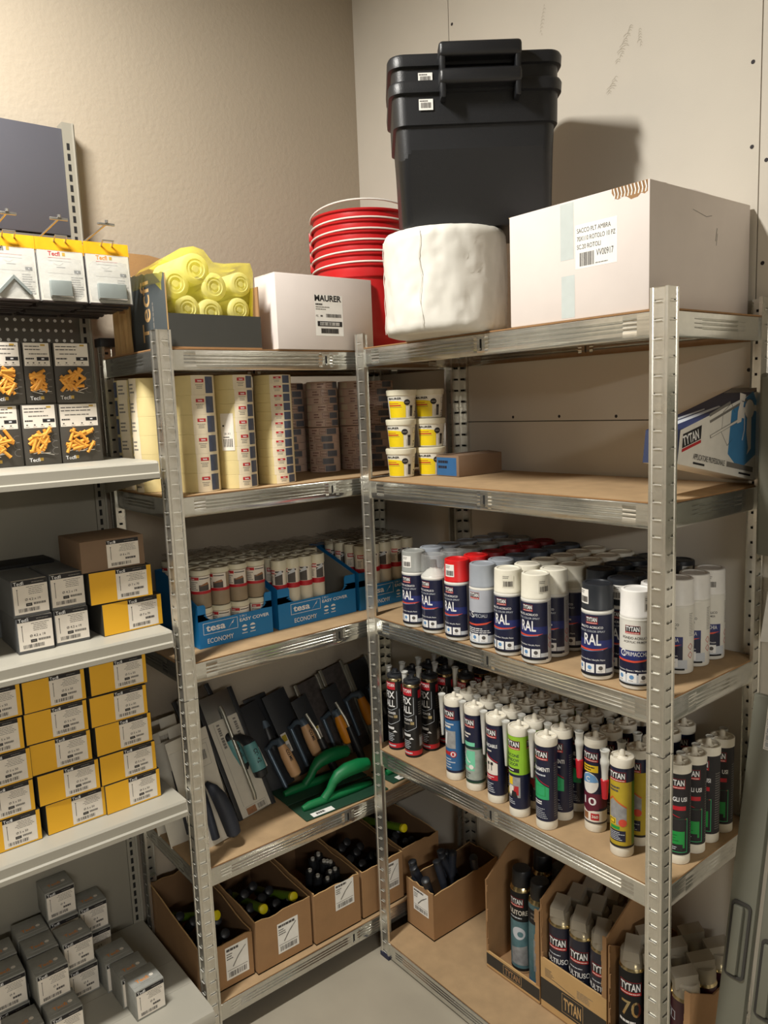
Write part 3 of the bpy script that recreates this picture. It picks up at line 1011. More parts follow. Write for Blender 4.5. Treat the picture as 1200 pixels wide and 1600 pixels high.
# small grey screw boxes on the base
SW, SD, SH = 0.0735, 0.0755, 0.0785
sb = Kind(screw_box(SW, SD, SH, 'grey_small', '\u00d8 8', 12, 0.04, 0.98, 0.06, 0.96, top=True, lite=False), 'small grey screw boxes on the base shelf')
small = [
    (0.410, -1.0640, 0, 2, 'small grey screw box, frontmost of the right hand row on base shelf'),
    (0.350, -1.0740, 0, 1, 'small grey screw box second in the right hand row on base shelf'),
    (0.270, -1.0850, 0, 2, 'small grey screw box third in the right hand row on base shelf'),
    (0.238, -1.1660, 0, 1, 'small grey screw box, bottom of the two-high stack left of right row'),
    (0.236, -1.1720, 1, 2, 'small grey screw box, top of the two-high stack left of right row'),
    (0.126, -1.1700, 0, 0, 'small grey screw box, bottom of the three-high pile against the back panel'),
    (0.124, -1.0920, 0, 0, 'small grey screw box, lower of the pair right of the three-high pile'),
    (0.124, -1.0960, 1, 1, 'small grey screw box, upper of the pair right of the three-high pile'),
    (0.365, -1.2440, 0, 1, 'small grey screw box at the photo bottom edge, in front of left centre stack'),
    (0.286, -1.2480, 0, 1, 'small grey screw box, bottom of the tall stack left of centre'),
    (0.308, -1.2530, 1, 2, 'small grey screw box, top of the stack with white label left of centre'),
    (0.205, -1.2500, 0, -1, 'small grey screw box behind the left centre stack, lower one'),
    (0.226, -1.2500, 1, 0, 'small grey screw box behind the left centre stack, upper one'),
    (0.126, -1.2500, 0, 0, 'small grey screw box at the back of the left centre row, lower one'),
    (0.146, -1.2500, 1, 0, 'small grey screw box at the back of the left centre row, upper one'),
    (0.132, -1.1720, 1, 0, 'small grey screw box in the middle of the three-high pile'),
    (0.124, -1.1740, 2, 1, 'topmost small grey screw box, on the three-high pile'),
    (0.360, -1.3290, 0, 1, 'small grey screw box at the left photo edge, lower front one'),
    (0.268, -1.3380, 1, 0, 'small grey screw box at the left photo edge, upper front one'),
    (0.268, -1.3360, 0, 1, 'small grey screw box at the left photo edge, under the upper one'),
    (0.186, -1.3360, 1, 0, 'small grey screw box at the left photo edge, rear upper one'),
    (0.184, -1.3350, 0, 0, 'small grey screw box at the left photo edge, rear lower one')]
for x, y, lv, a, lab in small:
    sb.place((x - SD / 2, y, zb + 0.0006 + lv * (SH + 0.0015)), PI / 2 + R(a), lab)
# ================================================================== left rack, top shelf
z0 = zL[0]
# dark open carton with a bag of yellow-tinted rolls
bx0, bx1, by0, by1 = 0.200, 0.418, -0.893, -0.650
cx, cy = (bx0 + bx1) / 2, (by0 + by1) / 2
t = thing('cardboard_box', 'dark printed open carton with torn side, holding yellow plastic bag rolls', 'box', (cx, cy, z0 + 0.0005))
mb = MB()
X0, X1, Y0, Y1 = bx0 - cx, bx1 - cx, by0 - cy, by1 - cy
mb.box(X0, Y0, 0, X1, Y1, 0.003, 'kraft')
mb.box(X1 - 0.003, Y0 + 0.003, 0.003, X1, Y1, 0.078, 'tecfi_box_dark')
mb.box(X0, Y1 - 0.003, 0.003, X1 - 0.003, Y1, 0.150, 'kraft')
mb.box(X0, Y0, 0.003, X0 + 0.003, Y1 - 0.003, 0.160, 'kraft')
mb.build('carton', t)
mb = MB()   # tall side wall with ragged edge, dark print outside
rg = random.Random(8)
n = 14
top = [(X0 + 0.0 + (X1 - X0) * i / n, 0.188 - 0.02 * (i / n) + rg.uniform(-0.002, 0.002)) for i in range(n + 1)]
for (a, h0), (b, h1) in zip(top[:-1], top[1:]):
    vs = [(a, Y0, 0.0), (b, Y0, 0.0), (b, Y0, h1), (a, Y0, h0), (a, Y0 + 0.003, 0.0), (b, Y0 + 0.003, 0.0), (b, Y0 + 0.003, h1), (a, Y0 + 0.003, h0)]
    mb.add(vs, [(0, 1, 2, 3), (5, 4, 7, 6), (3, 2, 6, 7)], ['tecfi_side', 'kraft', 'kraft_light'])
mb.add([(X1, Y0, 0), (X1, Y0 + 0.003, 0), (X1, Y0 + 0.003, top[-1][1]), (X1, Y0, top[-1][1])], [(0, 1, 2, 3)], 'kraft_light')
d = Decal()
d.text('Tecfi', 0.022, -0.128, 0.052, 'kraft_light', 1, bold=0.02)
d.greek(0.04, -0.150, 0.14, -0.132, 1, 'ink_soft', 1, 4, 0.3)
mb.decal(d, planemap((X0 + 0.0, Y0, 0.0), (0, 0, 1), (-1, 0, 0)))
mb.build('printed_side', t)
mb = MB()   # raised kraft flap at the back
pts = [(-0.145, 0.10), (0.10, 0.10), (0.100, 0.215), (0.02, 0.232), (-0.06, 0.246), (-0.12, 0.247), (-0.145, 0.242)]
vs = [(X0 - 0.008, a, b) for a, b in pts] + [(X0 - 0.005, a, b) for a, b in pts]
n = len(pts)
mb.add(vs, [tuple(range(n)), tuple(range(n, 2 * n))[::-1]] + [(i, i + n, (i + 1) % n + n, (i + 1) % n) for i in range(n)], 'kraft')
mb.build('raised_flap', t, fix=True)
mb = MB()   # folded-back corrugated flap at the left
vs = []
m = 26
for i in range(m + 1):
    x = -0.205 + 0.12 * i / m
    y = Y0 - 0.004 - 0.0035 * (1 + math.sin(i * 2.4))
    vs += [(x, y, 0.0), (x, y + 0.006 * math.sin(i * 0.9), 0.155)]
mb.add(vs, [(2 * i, 2 * i + 2, 2 * i + 3, 2 * i + 1) for i in range(m)], 'kraft_light')
mb.build('crumpled_flap', t)
# rolls in the bag
yr = thing('roll_bag', 'yellow translucent bag full of rolls heaped in the dark open carton', 'bag', (cx, cy, z0 + 0.004))
rollc = [(274, 443, 24), (305, 420, 25), (334.6, 448, 23), (376, 444, 20), (293, 482, 22), (330, 488, 22), (374, 484, 20)]
mb = MB()
xf = 0.392
for (u, v, r) in rollc:
    P = at(u, v, 'x', xf)
    rr = r * 1.80 / 1211.95 * 0.98
    L = 0.165
    xx = xf - cx; yy = P.y - cy; zz = P.z - z0 - 0.004
    T = Matrix.Translation((xx, yy, zz)) @ Matrix.Rotation(PI / 2, 4, 'Y')
    prof = [(0.0001, 0.001), (rr * 0.22, 0.001), (rr * 0.24, -0.002), (rr * 0.40, -0.002), (rr * 0.42, 0.0015), (rr * 0.60, 0.0005), (rr * 0.63, 0.0022), (rr * 0.85, 0.001), (rr * 0.97, -0.002), (rr, -0.006), (rr, -L)]
    mb.lathe(prof, 'yellow_roll', 24, T)
mb.build('plastic_rolls', yr)
# film draped over: outline in photo, bulged
ol = [(233, 420), (252, 409), (262, 399), (283, 387), (303, 384), (318, 390), (334, 409), (352, 411), (372, 410), (392, 411), (397, 425), (396, 462), (396, 500), (370, 497), (340, 498), (308, 493), (283, 490), (262, 488), (256, 470), (252, 440)]
mb = MB()
ring = []
for k, (u, v) in enumerate(ol):
    P = at(u, v, 'x', 0.405); ring.append((P.y - cy, P.z - z0 - 0.004))
my = sum(p[0] for p in ring) / len(ring); mz = sum(p[1] for p in ring) / len(ring)
rg = random.Random(2)
vs = []; fs = []
NL = 9; K = len(ring)
for j in range(NL):
    f = j / (NL - 1)
    for k, (a, b) in enumerate(ring):
        q = 1 - f
        bul = 0.018 * math.sqrt(max(0, 1 - (1 - f) ** 2))
        vs.append((0.400 - cx + bul + rg.uniform(-0.003, 0.003), my + (a - my) * max(q, 0.02) + rg.uniform(-0.002, 0.002) * (q < 1), mz + (b - mz) * max(q, 0.02) + rg.uniform(-0.002, 0.002) * (q < 1)))
for j in range(NL - 1):
    for k in range(K):
        fs.append((j * K + k, j * K + (k + 1) % K, (j + 1) * K + (k + 1) % K, (j + 1) * K + k))
b0 = len(vs)
for dd in (0.06, 0.12, 0.165):     # the bag runs back over the rolls
    for k, (a, b) in enumerate(ring):
        zz = mz + (b - mz) * (1 - dd * 0.8)
        vs.append((0.400 - cx - dd, my + (a - my) * 0.97 + rg.uniform(-0.002, 0.002), zz + rg.uniform(-0.003, 0.003)))
prev = 0
for q in range(3):
    s0 = b0 + q * K
    for k in range(K):
        fs.append((prev + k, s0 + k, s0 + (k + 1) % K, prev + (k + 1) % K))
    prev = s0
mb.add(vs, fs, 'yellow_film')
mb.build('film', yr, fix=True)

# white MAURER carton
t = thing('cardboard_box', 'white carton with black lettering and barcode label on left rack top', 'box', (0.378, -0.4580, z0 + 0.0005), PI / 2)
w, dp, h = 0.303, 0.100, 0.186
mb = MB(); mb.rbox(-w / 2, -dp / 2, 0, w / 2, dp / 2, h, 'white_carton', 0.0018)
d = Decal()
lx = 0.0
d.rect(-0.036, 0.036, 0.052, 0.140, 'paper_white', 1)
d.text('MAURER', -0.036, 0.123, 0.016, 'ink', 2, w=0.084, bold=0.08)
d.greek(-0.034, 0.112, -0.004, 0.119, 1, 'ink_mid', 2, 7, 0.6)
d.greek(-0.034, 0.101, 0.010, 0.112, 2, 'ink_soft', 2, 2, 0.4)
d.text('PZ.', -0.034, 0.084, 0.0045, 'ink_mid', 2); d.rect(-0.020, 0.0843, -0.013, 0.0883, 'ink_mid', 2)
d.bars(-0.002, 0.083, 0.046, 0.092, 'ink', 2, 4)
d.rect(-0.030, 0.060, 0.048, 0.073, 'ink', 2); d.rect(-0.022, 0.0625, 0.040, 0.0705, 'paper_white', 3); d.bars(-0.021, 0.063, 0.039, 0.070, 'ink', 4, 9)
d.rect(-0.020, 0.042, 0.036, 0.055, 'ink_soft', 2); d.bars(-0.018, 0.043, 0.034, 0.054, 'ink', 3, 12)
mb.decal(d, planemap((0, -dp / 2, 0), (1, 0, 0), (0, 0, 1)))
mb.build('carton', t)
mb = MB()
mb.rbox(-w / 2, -dp / 2 + 0.001, h - 0.001, w / 2, -0.002, h + 0.0012, 'white_carton', 0.0004)
mb.rbox(-w / 2, 0.002, h - 0.001, w / 2, dp / 2 - 0.001, h + 0.0012, 'white_carton', 0.0004)
mb.build('top_flaps', t)

# stack of red buckets in the corner
def bucket(first):
    t = thing('bucket', '', 'bucket', (0, 0, 0))
    R0, R1, H = 0.104, 0.140, 0.232
    mb = MB()
    mb.lathe([(0.001, 0.004), (R0 - 0.004, 0.004), (R0, 0.0), (R0 + 0.0045, 0.030), (R0 + 0.006, 0.032), (R0 + 0.009, 0.058), (R1 - 0.002, H - 0.034), (R1 + 0.004, H - 0.032), (R1 + 0.005, H - 0.030), (R1 + 0.004, H - 0.006), (R1 + 0.010, H - 0.004), (R1 + 0.011, H), (R1 + 0.006, H + 0.002),
              (R1 + 0.001, H - 0.001), (R1 - 0.004, H - 0.030), (R0 - 0.002, 0.006), (0.001, 0.006)], 'red_plastic', 48)
    mb.build('pail', t)
    mb = MB()
    # wire bail lying just above the rim towards the front
    pts = []
    for i in range(25):
        a = PI * i / 24
        pts.append(((R1 + 0.012) * math.cos(a), -(R1 + 0.013) * math.sin(a) * 0.97, H - 0.006 + 0.012 * math.sin(a)))
    mb.tube(pts, 0.0026, 'offwhite', 8)
    for s_ in (-1, 1):
        mb.rbox(s_ * (R1 + 0.011) - 0.006, -0.009, H - 0.026, s_ * (R1 + 0.011) + 0.006, 0.009, H - 0.002, 'red_plastic', 0.002)
    mb.build('bail_handle', t)
    return t
bk = Kind(bucket(True), 'nested red buckets in the corner')
names = ['red bucket at the bottom of the nested stack in the corner', 'red bucket second from the bottom of the nested stack', 'red bucket third from the bottom of the nested stack',
         'red bucket fourth from the bottom of the nested stack', 'red bucket fifth from the bottom, below the top one', 'topmost red bucket of the nested stack, wire handle raised']
for k in range(6):
    r = bk.place((0.300, -0.225, z0 + 0.0008 + k * 0.0288), R(52), names[k])
top_b = r
for c in list(bpy.data.objects):
    if c.parent == top_b and c.name.startswith('bail_handle'):
        mb = MB(); pts = []
        for i in range(25):
            a = PI * i / 24
            pts.append((0.152 * math.cos(a), -0.152 * math.sin(a) * 0.95, 0.226 + 0.030 * math.sin(a)))
        mb.tube(pts, 0.0026, 'offwhite', 8)
        c.data = mb.mesh('bail_handle')

# ================================================================== left rack, second shelf: tapes
z1 = zL[1]
def tape_cyl(n, H, Rr, kind):
    t = thing('tape_stack', '', 'tape', (0, 0, 0))
    h = H / n
    mb = MB()
    g = 0.0001
    mb.lathe([(0.030, g), (Rr - 0.0004, g), (Rr, g + 0.0004), (Rr, h - g - 0.0004), (Rr - 0.0004, h - g), (0.030, h - g), (0.030, g)], 'tape_cream', 40)
    d = Decal()
    if kind == 'blank':
        d.rect(-0.030, 0.000, -0.0015, h, 'tape_label', 1)
        d.greek(-0.028, h * 0.2, -0.004, h * 0.8, 3, 'ink_soft', 2, 3)
        d.rect(-0.060, h * 0.08, -0.034, h * 0.92, 'tape_blue', 1)
    else:
        d.rect(-0.020, g, 0.048, h - g, 'tape_label', 1)
        d.rect(0.014, h * 0.08, 0.039, h * 0.92, 'tape_blue', 2)
        d.rect(-0.010, h * 0.80 - min(h * 0.22, 0.008), 0.010, h * 0.80, 'logo_red', 2)
        d.text('tesa', 0.0, h * 0.80 - min(h * 0.17, 0.006), min(h * 0.12, 0.004), 'white_ink', 3, align='C', bold=0.05)
        q = h * 0.80 - min(h * 0.26, 0.011)
        d.greek(-0.012, q - min(h * 0.34, 0.012), 0.010, q, 3, 'ink_soft', 2, 5, 0.35, 'C')
    mb.decal(d, cylmap(Rr), True)
    me = mb.mesh('tape_roll')
    rg = random.Random(n)
    for k in range(n):
        o = bpy.data.objects.new('tape_roll', me); COL.objects.link(o); o.parent = t
        o.location = (0, 0, k * h); o.rotation_euler = (0, 0, R(rg.uniform(-1.5, 1.5) + (6 if (n == 12 and k in (0,)) else 0)))
    return t
def front_az(x, y, off=0):
    """rotation that turns a label centre (local -y) to the camera, plus an offset in degrees"""
    return math.atan2(CC.y - y, CC.x - x) + PI / 2 + R(off)
for (x, y, n, off, lab, kind) in ((0.352, -0.8085, 6, 16, 'tall cream masking tape stack of six wide rolls beside the left post', 'a'),
                                  (0.357, -0.7065, 8, 26, 'tall cream masking tape stack of eight rolls, middle of the front three', 'a'),
                                  (0.345, -0.5850, 12, 16, 'tall cream masking tape stack of twelve narrow rolls, right of the front three', 'a'),
                                  (0.240, -0.8740, 6, 60, 'plain cream tape stack seen left of the rack post', 'blank'),
                                  (0.140, -0.8740, 6, 40, 'tape stack with blue and white labels at the rear left post', 'blank')):
    t = tape_cyl(n, 0.279, 0.0492, kind)
    t['label'] = lab; t['group'] = 'cream masking tape stacks on the second shelf'
    t.location = (x, y, z1 + 0.0006); t.rotation_euler = (0, 0, front_az(x, y, off) if kind != 'blank' else PI * 0.5 - R(off))
    if n == 8:
        mb = MB(); d = Decal()
        d.rect(-0.060, 0.095, -0.026, 0.186, 'paper', 1); d.text('50 X1', -0.043, 0.134, 0.005, 'ink_mid', 2, align='C'); d.rect(-0.054, 0.127, -0.038, 0.129, 'ink', 2)
        for k in range(6):
            d.rect(-0.054 + k * 0.0042, 0.104, -0.0520 + k * 0.0042, 0.124, 'ink', 2)
        d.rect(-0.055, 0.154, -0.050, 0.158, 'ink', 2)
        mb.decal(d, cylmap(0.0496), True)
        mb.build('pack_label', t)['label'] = 'white barcode sticker'
def tan_pack():
    t = thing('tape_pack', '', 'tape', (0, 0, 0))
    n = 6; H = 0.132; h = H / n; Rr = 0.0455
    rg = random.Random(4)
    for k in range(n):
        mb = MB()
        mb.lathe([(0.038, 0.0003), (Rr - 0.0006, 0.0003), (Rr, 0.001), (Rr, h - 0.001), (Rr - 0.0006, h - 0.0003), (0.038, h - 0.0003), (0.038, 0.0003)], 'tape_tan', 36)
        d = Decal()
        a = rg.uniform(-0.02, 0.03)
        d.rect(a, 0.0025, a + 0.034, h - 0.0025, 'tape_blue', 1)
        d.ring(a - 0.022, 0.003, a - 0.002, h - 0.003, 0.0012, 'tape_tan_line', 1)
        d.text('tesa', a - 0.019, h * 0.35, h * 0.3, 'tape_tan_line', 1, bold=0.03)
        d.greek(a - 0.048, 0.003, a - 0.026, h - 0.003, 2, 'tape_tan_line', 1, k)
        b = a + 0.09
        d.rect(b, 0.0025, b + 0.03, h - 0.0025, 'tape_blue', 1); d.ring(b - 0.022, 0.003, b - 0.002, h - 0.003, 0.001, 'tape_tan_line', 1)
        d.rect(a - 0.095, 0.003, a - 0.070, h - 0.003, 'tape_label', 1)
        mb.decal(d, cylmap(Rr), True)
        mb.build('tape_roll', t, (0, 0, k * h))
    mb = MB()
    mb.lathe([(0.02, H + 0.0012), (Rr - 0.004, H + 0.0015), (Rr + 0.0012, H - 0.004), (Rr + 0.0014, H * 0.5), (Rr + 0.0012, 0.003), (Rr - 0.002, 0.0002)], 'wrap_film', 36)
    mb.build('shrink_wrap', t)
    return t
tp = Kind(tan_pack(), 'shrink-wrapped packs of tan tape on the second shelf')
tan = [(0.185, -0.318, 'directly behind the mid post gap, front'), (0.190, -0.205, 'second'), (0.190, -0.105, 'right'), (0.085, -0.372, 'left'), (0.080, -0.262, 'rear')]
desc = {0: 'in the front middle tower', 1: 'in the tower left of the thin middle post', 2: 'in the tower right of the thin middle post', 3: 'in the leftmost tower beside the cream stacks', 4: 'in the rear tower against the left wall'}
for k, (x, y, _) in enumerate(tan):
    for lv in range(2):
        tp.place((x + (0.004 if lv else 0), y - (0.004 if lv else 0), z1 + 0.0006 + lv * 0.1345), front_az(x, y, [10, 30, -20, 0, 60][k] + lv * 35),
                 'pack of tan tape rolls, %s, %s' % ('upper' if lv else 'lower', desc[k]))

# ================================================================== left rack, third shelf: blue display trays
z2 = zL[2]
def tray(w, dp, lab, loc, cuts, wn):
    """open-fronted display tray; local front -y"""
    t = thing('display_tray', lab, 'display tray', loc, PI / 2, 'blue display trays of masking film')
    hl, hs, hb = 0.070, 0.112, 0.170
    th = 0.002
    mb = MB()
    mb.box(-w / 2, -dp / 2, 0, w / 2, dp / 2, th, 'tesa_blue')
    # front: low in the middle with raised, rounded ends
    rr = 0.018; e = cuts
    pts = [(-w / 2, th), (w / 2, th), (w / 2, hs)]
    pts += [(w / 2 - e, hs - 0.0)]
    pts += [(w / 2 - e - 0.004, hs - 0.006), (w / 2 - e - 0.004, hl + rr)]
    pts += [(w / 2 - e - 0.004 - rr + rr * math.cos(a), hl + rr - rr * math.sin(a)) for a in [R(20), R(45), R(70), R(90)]]
    pts += [(-w / 2 + e + 0.004 + rr - rr * math.cos(a), hl + rr - rr * math.sin(a)) for a in [R(90), R(70), R(45), R(20)]]
    pts += [(-w / 2 + e + 0.004, hl + rr), (-w / 2 + e + 0.004, hs - 0.006), (-w / 2 + e, hs), (-w / 2, hs)]
    # split into convex pieces
    mb.prism([(-w / 2, th), (w / 2, th), (w / 2, hl), (-w / 2, hl)], -dp / 2, -dp / 2 + th, 'tesa_blue')
    for s_ in (-1, 1):
        q = [(s_ * w / 2, hl), (s_ * w / 2, hs), (s_ * (w / 2 - e), hs), (s_ * (w / 2 - e - 0.004), hs - 0.006), (s_ * (w / 2 - e - 0.004), hl + rr)]
        mb.prism(q[::-1] if s_ > 0 else q, -dp / 2, -dp / 2 + th, 'tesa_blue')
        arc = [(s_ * (w / 2 - e - 0.004 - rr + rr * math.cos(a)), hl + rr - rr * math.sin(a)) for a in [R(0), R(25), R(45), R(70), R(90)]]
        for a, b in zip(arc[:-1], arc[1:]):
            mb.prism([(s_ * w / 2, hl), (s_ * w / 2, hl + rr), a, b], -dp / 2, -dp / 2 + th, 'tesa_blue')
    # sides rising to the back, back wall
    for s_ in (-1, 1):
        x0, x1 = (w / 2 - th, w / 2) if s_ > 0 else (-w / 2, -w / 2 + th)
        prof = [(-dp / 2 + th, th), (dp / 2, th), (dp / 2, hb), (dp / 2 - 0.06, hb), (-dp / 2 + th, hs)]
        vs = [(x0, a, b) for a, b in prof] + [(x1, a, b) for a, b in prof]
        n = 5
        fs = [tuple(range(n)), tuple(range(n, 2 * n))[::-1]] + [(i, i + n, (i + 1) % n + n, (i + 1) % n) for i in range(n)]
        mi = 'tesa_inside'
        mb.add(vs, fs, ['tesa_blue' if s_ < 0 else mi, mi if s_ < 0 else 'tesa_blue'] + ['tesa_blue'] * n)
    mb.box(-w / 2 + th, dp / 2 - th, th, w / 2 - th, dp / 2, hb, 'tesa_blue')
    d = Decal()
    k = 1.0
    x = -w / 2 + wn
    d.ring(x, 0.034, x + 0.098, 0.064, 0.0012, 'white_ink', 1)
    d.text('tesa', x + 0.008, 0.041, 0.0155, 'white_ink', 1, w=0.054, bold=0.06)
    d.poly([(x + 0.070, 0.038), (x + 0.086, 0.059), (x + 0.078, 0.047)], 'white_ink', 1)
    d.poly([(x + 0.080, 0.050), (x + 0.088, 0.060), (x + 0.084, 0.050)], 'white_ink', 1)
    d.text('ECONOMY', x + 0.010, 0.010, 0.0125, 'white_ink', 1, w=0.074, bold=0.02)
    d.text('2 IN 1', x + 0.104, 0.0600, 0.0058, 'white_ink', 1, bold=0.0)
    d.text('EASY COVER', x + 0.104, 0.0480, 0.0088, 'white_ink', 1, w=0.088, bold=0.05)
    for q in (0.117, 0.141):
        if x + q + 0.008 < w / 2:
            d.disc(x + q, 0.030, 0.0085, 'white_ink', 1); d.rect(x + q - 0.0085, 0.027, x + q + 0.0085, 0.0325, 'tesa_blue', 2)
            d.greek(x + q - 0.008, 0.014, x + q + 0.008, 0.019, 1, 'white_ink', 1, 2)
    mb.decal(d, planemap((0, -dp / 2, 0), (1, 0, 0), (0, 0, 1)))
    mb.build('tray_body', t)
    return t
dpt = 0.255
tray(0.214, dpt, 'left blue display tray of wide brown-striped film rolls by the rack post', (0.340 - dpt / 2, -0.7290, z2 + 0.0005), 0.018, 0.012)
tray(0.262, dpt, 'middle blue display tray of slim white film rolls', (0.340 - dpt / 2, -0.4720, z2 + 0.0005), 0.034, 0.040)
tray(0.236, dpt, 'right blue display tray in shadow behind the thin middle post', (0.345 - dpt / 2, -0.2120, z2 + 0.0005), 0.026, 0.030)
def film_roll(Rr, H, body, dark, seed):
    """masking film roll: tape ring on top of a rolled film body, paper sleeve"""
    t = thing('film_roll', '', 'film roll', (0, 0, 0))
    mb = MB()
    lab0, lab1 = H * (0.42 if H < 0.12 else 0.60), H * (0.84 if H < 0.12 else 0.89)
    mb.lathe([(0.001, 0.0), (Rr - 0.001, 0.0), (Rr, 0.002), (Rr, H * 0.84), (Rr, H * 0.86)], body, 24)
    mb.build('film_body', t)
    mb = MB()
    mb.lathe([(Rr + 0.0002, H * 0.855), (Rr + 0.0018, H * 0.862), (Rr + 0.0018, H - 0.003), (Rr, H - 0.0005), (Rr * 0.5, H - 0.001), (Rr * 0.45, H - 0.006), (0.001, H - 0.006)], ['cream_plastic', 'cream_plastic', 'cream_plastic', 'crinkle', 'crinkle', 'crinkle'], 24)
    mb.build('tape_edge', t)
    mb = MB()
    d = Decal()
    wl = Rr * 2.5
    d.rect(-wl / 2, lab0 + H * 0.03, wl / 2, lab1, 'paper', 1)
    d.rect(-Rr * 2.6, lab0 - H * 0.04, Rr * 2.6, lab0 + H * 0.035, 'red_label', 2)
    d.rect(-wl * 0.42, lab1 - H * 0.09, -wl * 0.05, lab1 - H * 0.015, 'logo_red', 2)
    d.text('tesa', -wl * 0.38, lab1 - H * 0.075, H * 0.035, 'white_ink', 3, bold=0.05)
    d.rect(-wl * 0.03, lab1 - H * 0.07, wl * 0.42, lab1 - H * 0.045, 'ink_mid', 2)
    d.rect(-wl * 0.06, lab0 + H * 0.04, wl * 0.36, lab0 + H * 0.20, dark, 2)
    d.poly([(-wl * 0.06, lab0 + H * 0.16), (wl * 0.36, lab0 + H * 0.20), (wl * 0.30, lab0 + H * 0.26), (wl * 0.10, lab0 + H * 0.22)], 'photo_brown' if dark == 'photo_dark' else 'icon_grey', 3)
    d.greek(-wl * 0.42, lab0 + H * 0.06, -wl * 0.10, lab1 - H * 0.12, 5, 'ink_soft', 2, seed)
    mb.decal(d, cylmap(Rr + 0.0001), True)
    mb.build('paper_sleeve', t)
    return t
fa = Kind(film_roll(0.0250, 0.098, 'roll_brown', 'photo_dark', 2), 'wide film rolls in the left blue tray')
rg = random.Random(21)
fx = 0.340 - 0.002 - 0.027
for i in range(4):
    for j in range(4):
        for lv in range(2):
            if lv == 0 and j > 0:
                continue
            x = fx - j * 0.058; y = -0.8090 + i * 0.0528
            fa.place((x + rg.uniform(-0.001, 0.001), y, z2 + 0.003 + (0.0995 if lv else 0)), front_az(x, y, rg.uniform(-35, 35)),
                     'wide film roll, %s layer, %s from the left, %s row from the front, left tray' % ('upper' if lv else 'lower', ORD[i + 1], ORD[j + 1]))
fb = Kind(film_roll(0.0203, 0.186, 'roll_white', 'ink_mid', 5), 'slim white film rolls in the middle and right trays')
for i in range(5):
    for j in range(5):
        if i == 4 and j < 2:
            continue
        x = 0.340 - 0.002 - 0.0215 - j * 0.0495 + (0.002 if j else 0); y = -0.5800 + i * 0.0415
        fb.place((x, y + (0.005 if j % 2 else 0), z2 + 0.003 + rg.uniform(0, 0.001)), front_az(x, y, rg.uniform(-40, 30)),
                 'slim white film roll, %s from the left, %s row from the front, middle tray' % (ORD[i + 1], ORD[j + 1]))
for i in range(5):
    for j in range(4):
        x = 0.345 - 0.002 - 0.0215 - j * 0.0495; y = -0.3010 + i * 0.0435
        fb.place((x, y, z2 + 0.003 + rg.uniform(0, 0.001)), front_az(x, y, rg.uniform(-40, 30)),
                 'slim white film roll, %s from the left, %s row from the front, right tray' % (ORD[i + 1], ORD[j + 1]))
# crumpled clear wrapping left over the rear rolls of each tray
import mathutils.noise as mnoise
for nm, ya, yb, zt_, xa, xb in (('left', -0.822, -0.640, 0.2045, 0.105, 0.275), ('middle', -0.585, -0.352, 0.1915, 0.100, 0.290), ('right', -0.315, -0.110, 0.1915, 0.100, 0.295)):
    mb = MB(); nx, ny = 26, 34
    vs = []
    for i in range(nx + 1):
        for j in range(ny + 1):
            x = (i / nx - 0.5) * (xb - xa); y = (j / ny - 0.5) * (yb - ya)
            q = mnoise.noise(Vector((x * 42, y * 42, ya * 9))) * 0.5 + mnoise.noise(Vector((x * 110, y * 110, 3.0))) * 0.35
            vs.append((x + 0.003 * mnoise.noise(Vector((x * 60, y * 60, 8.0))), y, 0.006 + 0.011 * (q + 0.35)))
    mb.add(vs, [(i * (ny + 1) + j, (i + 1) * (ny + 1) + j, (i + 1) * (ny + 1) + j + 1, i * (ny + 1) + j + 1) for i in range(nx) for j in range(ny)], 'crumple_film')
    o = mb.build('plastic_wrap', None, ((xa + xb) / 2, (ya + yb) / 2, z2 + zt_), ang=180)
    tag(o, 'crumpled clear plastic wrap lying over the rear rolls of the %s blue tray' % nm, 'plastic wrap')
# ================================================================== left rack, fourth shelf: trowels
z3 = zL[3]
def lean(name, label, cat, base, yaw, tilt, roll=0.0, group=None):
    """local: x across, z up along the tool, -y is its face; base is the foot of the tool"""
    T = Matrix.Translation(base) @ Matrix.Rotation(yaw, 4, 'Z') @ Matrix.Rotation(-tilt, 4, 'X') @ Matrix.Rotation(roll, 4, 'Y')
    o = thing(name, label, cat)
    if group:
        o['group'] = group
    o.matrix_world = T
    return o
G4 = 'trowels leaning on the left wall'
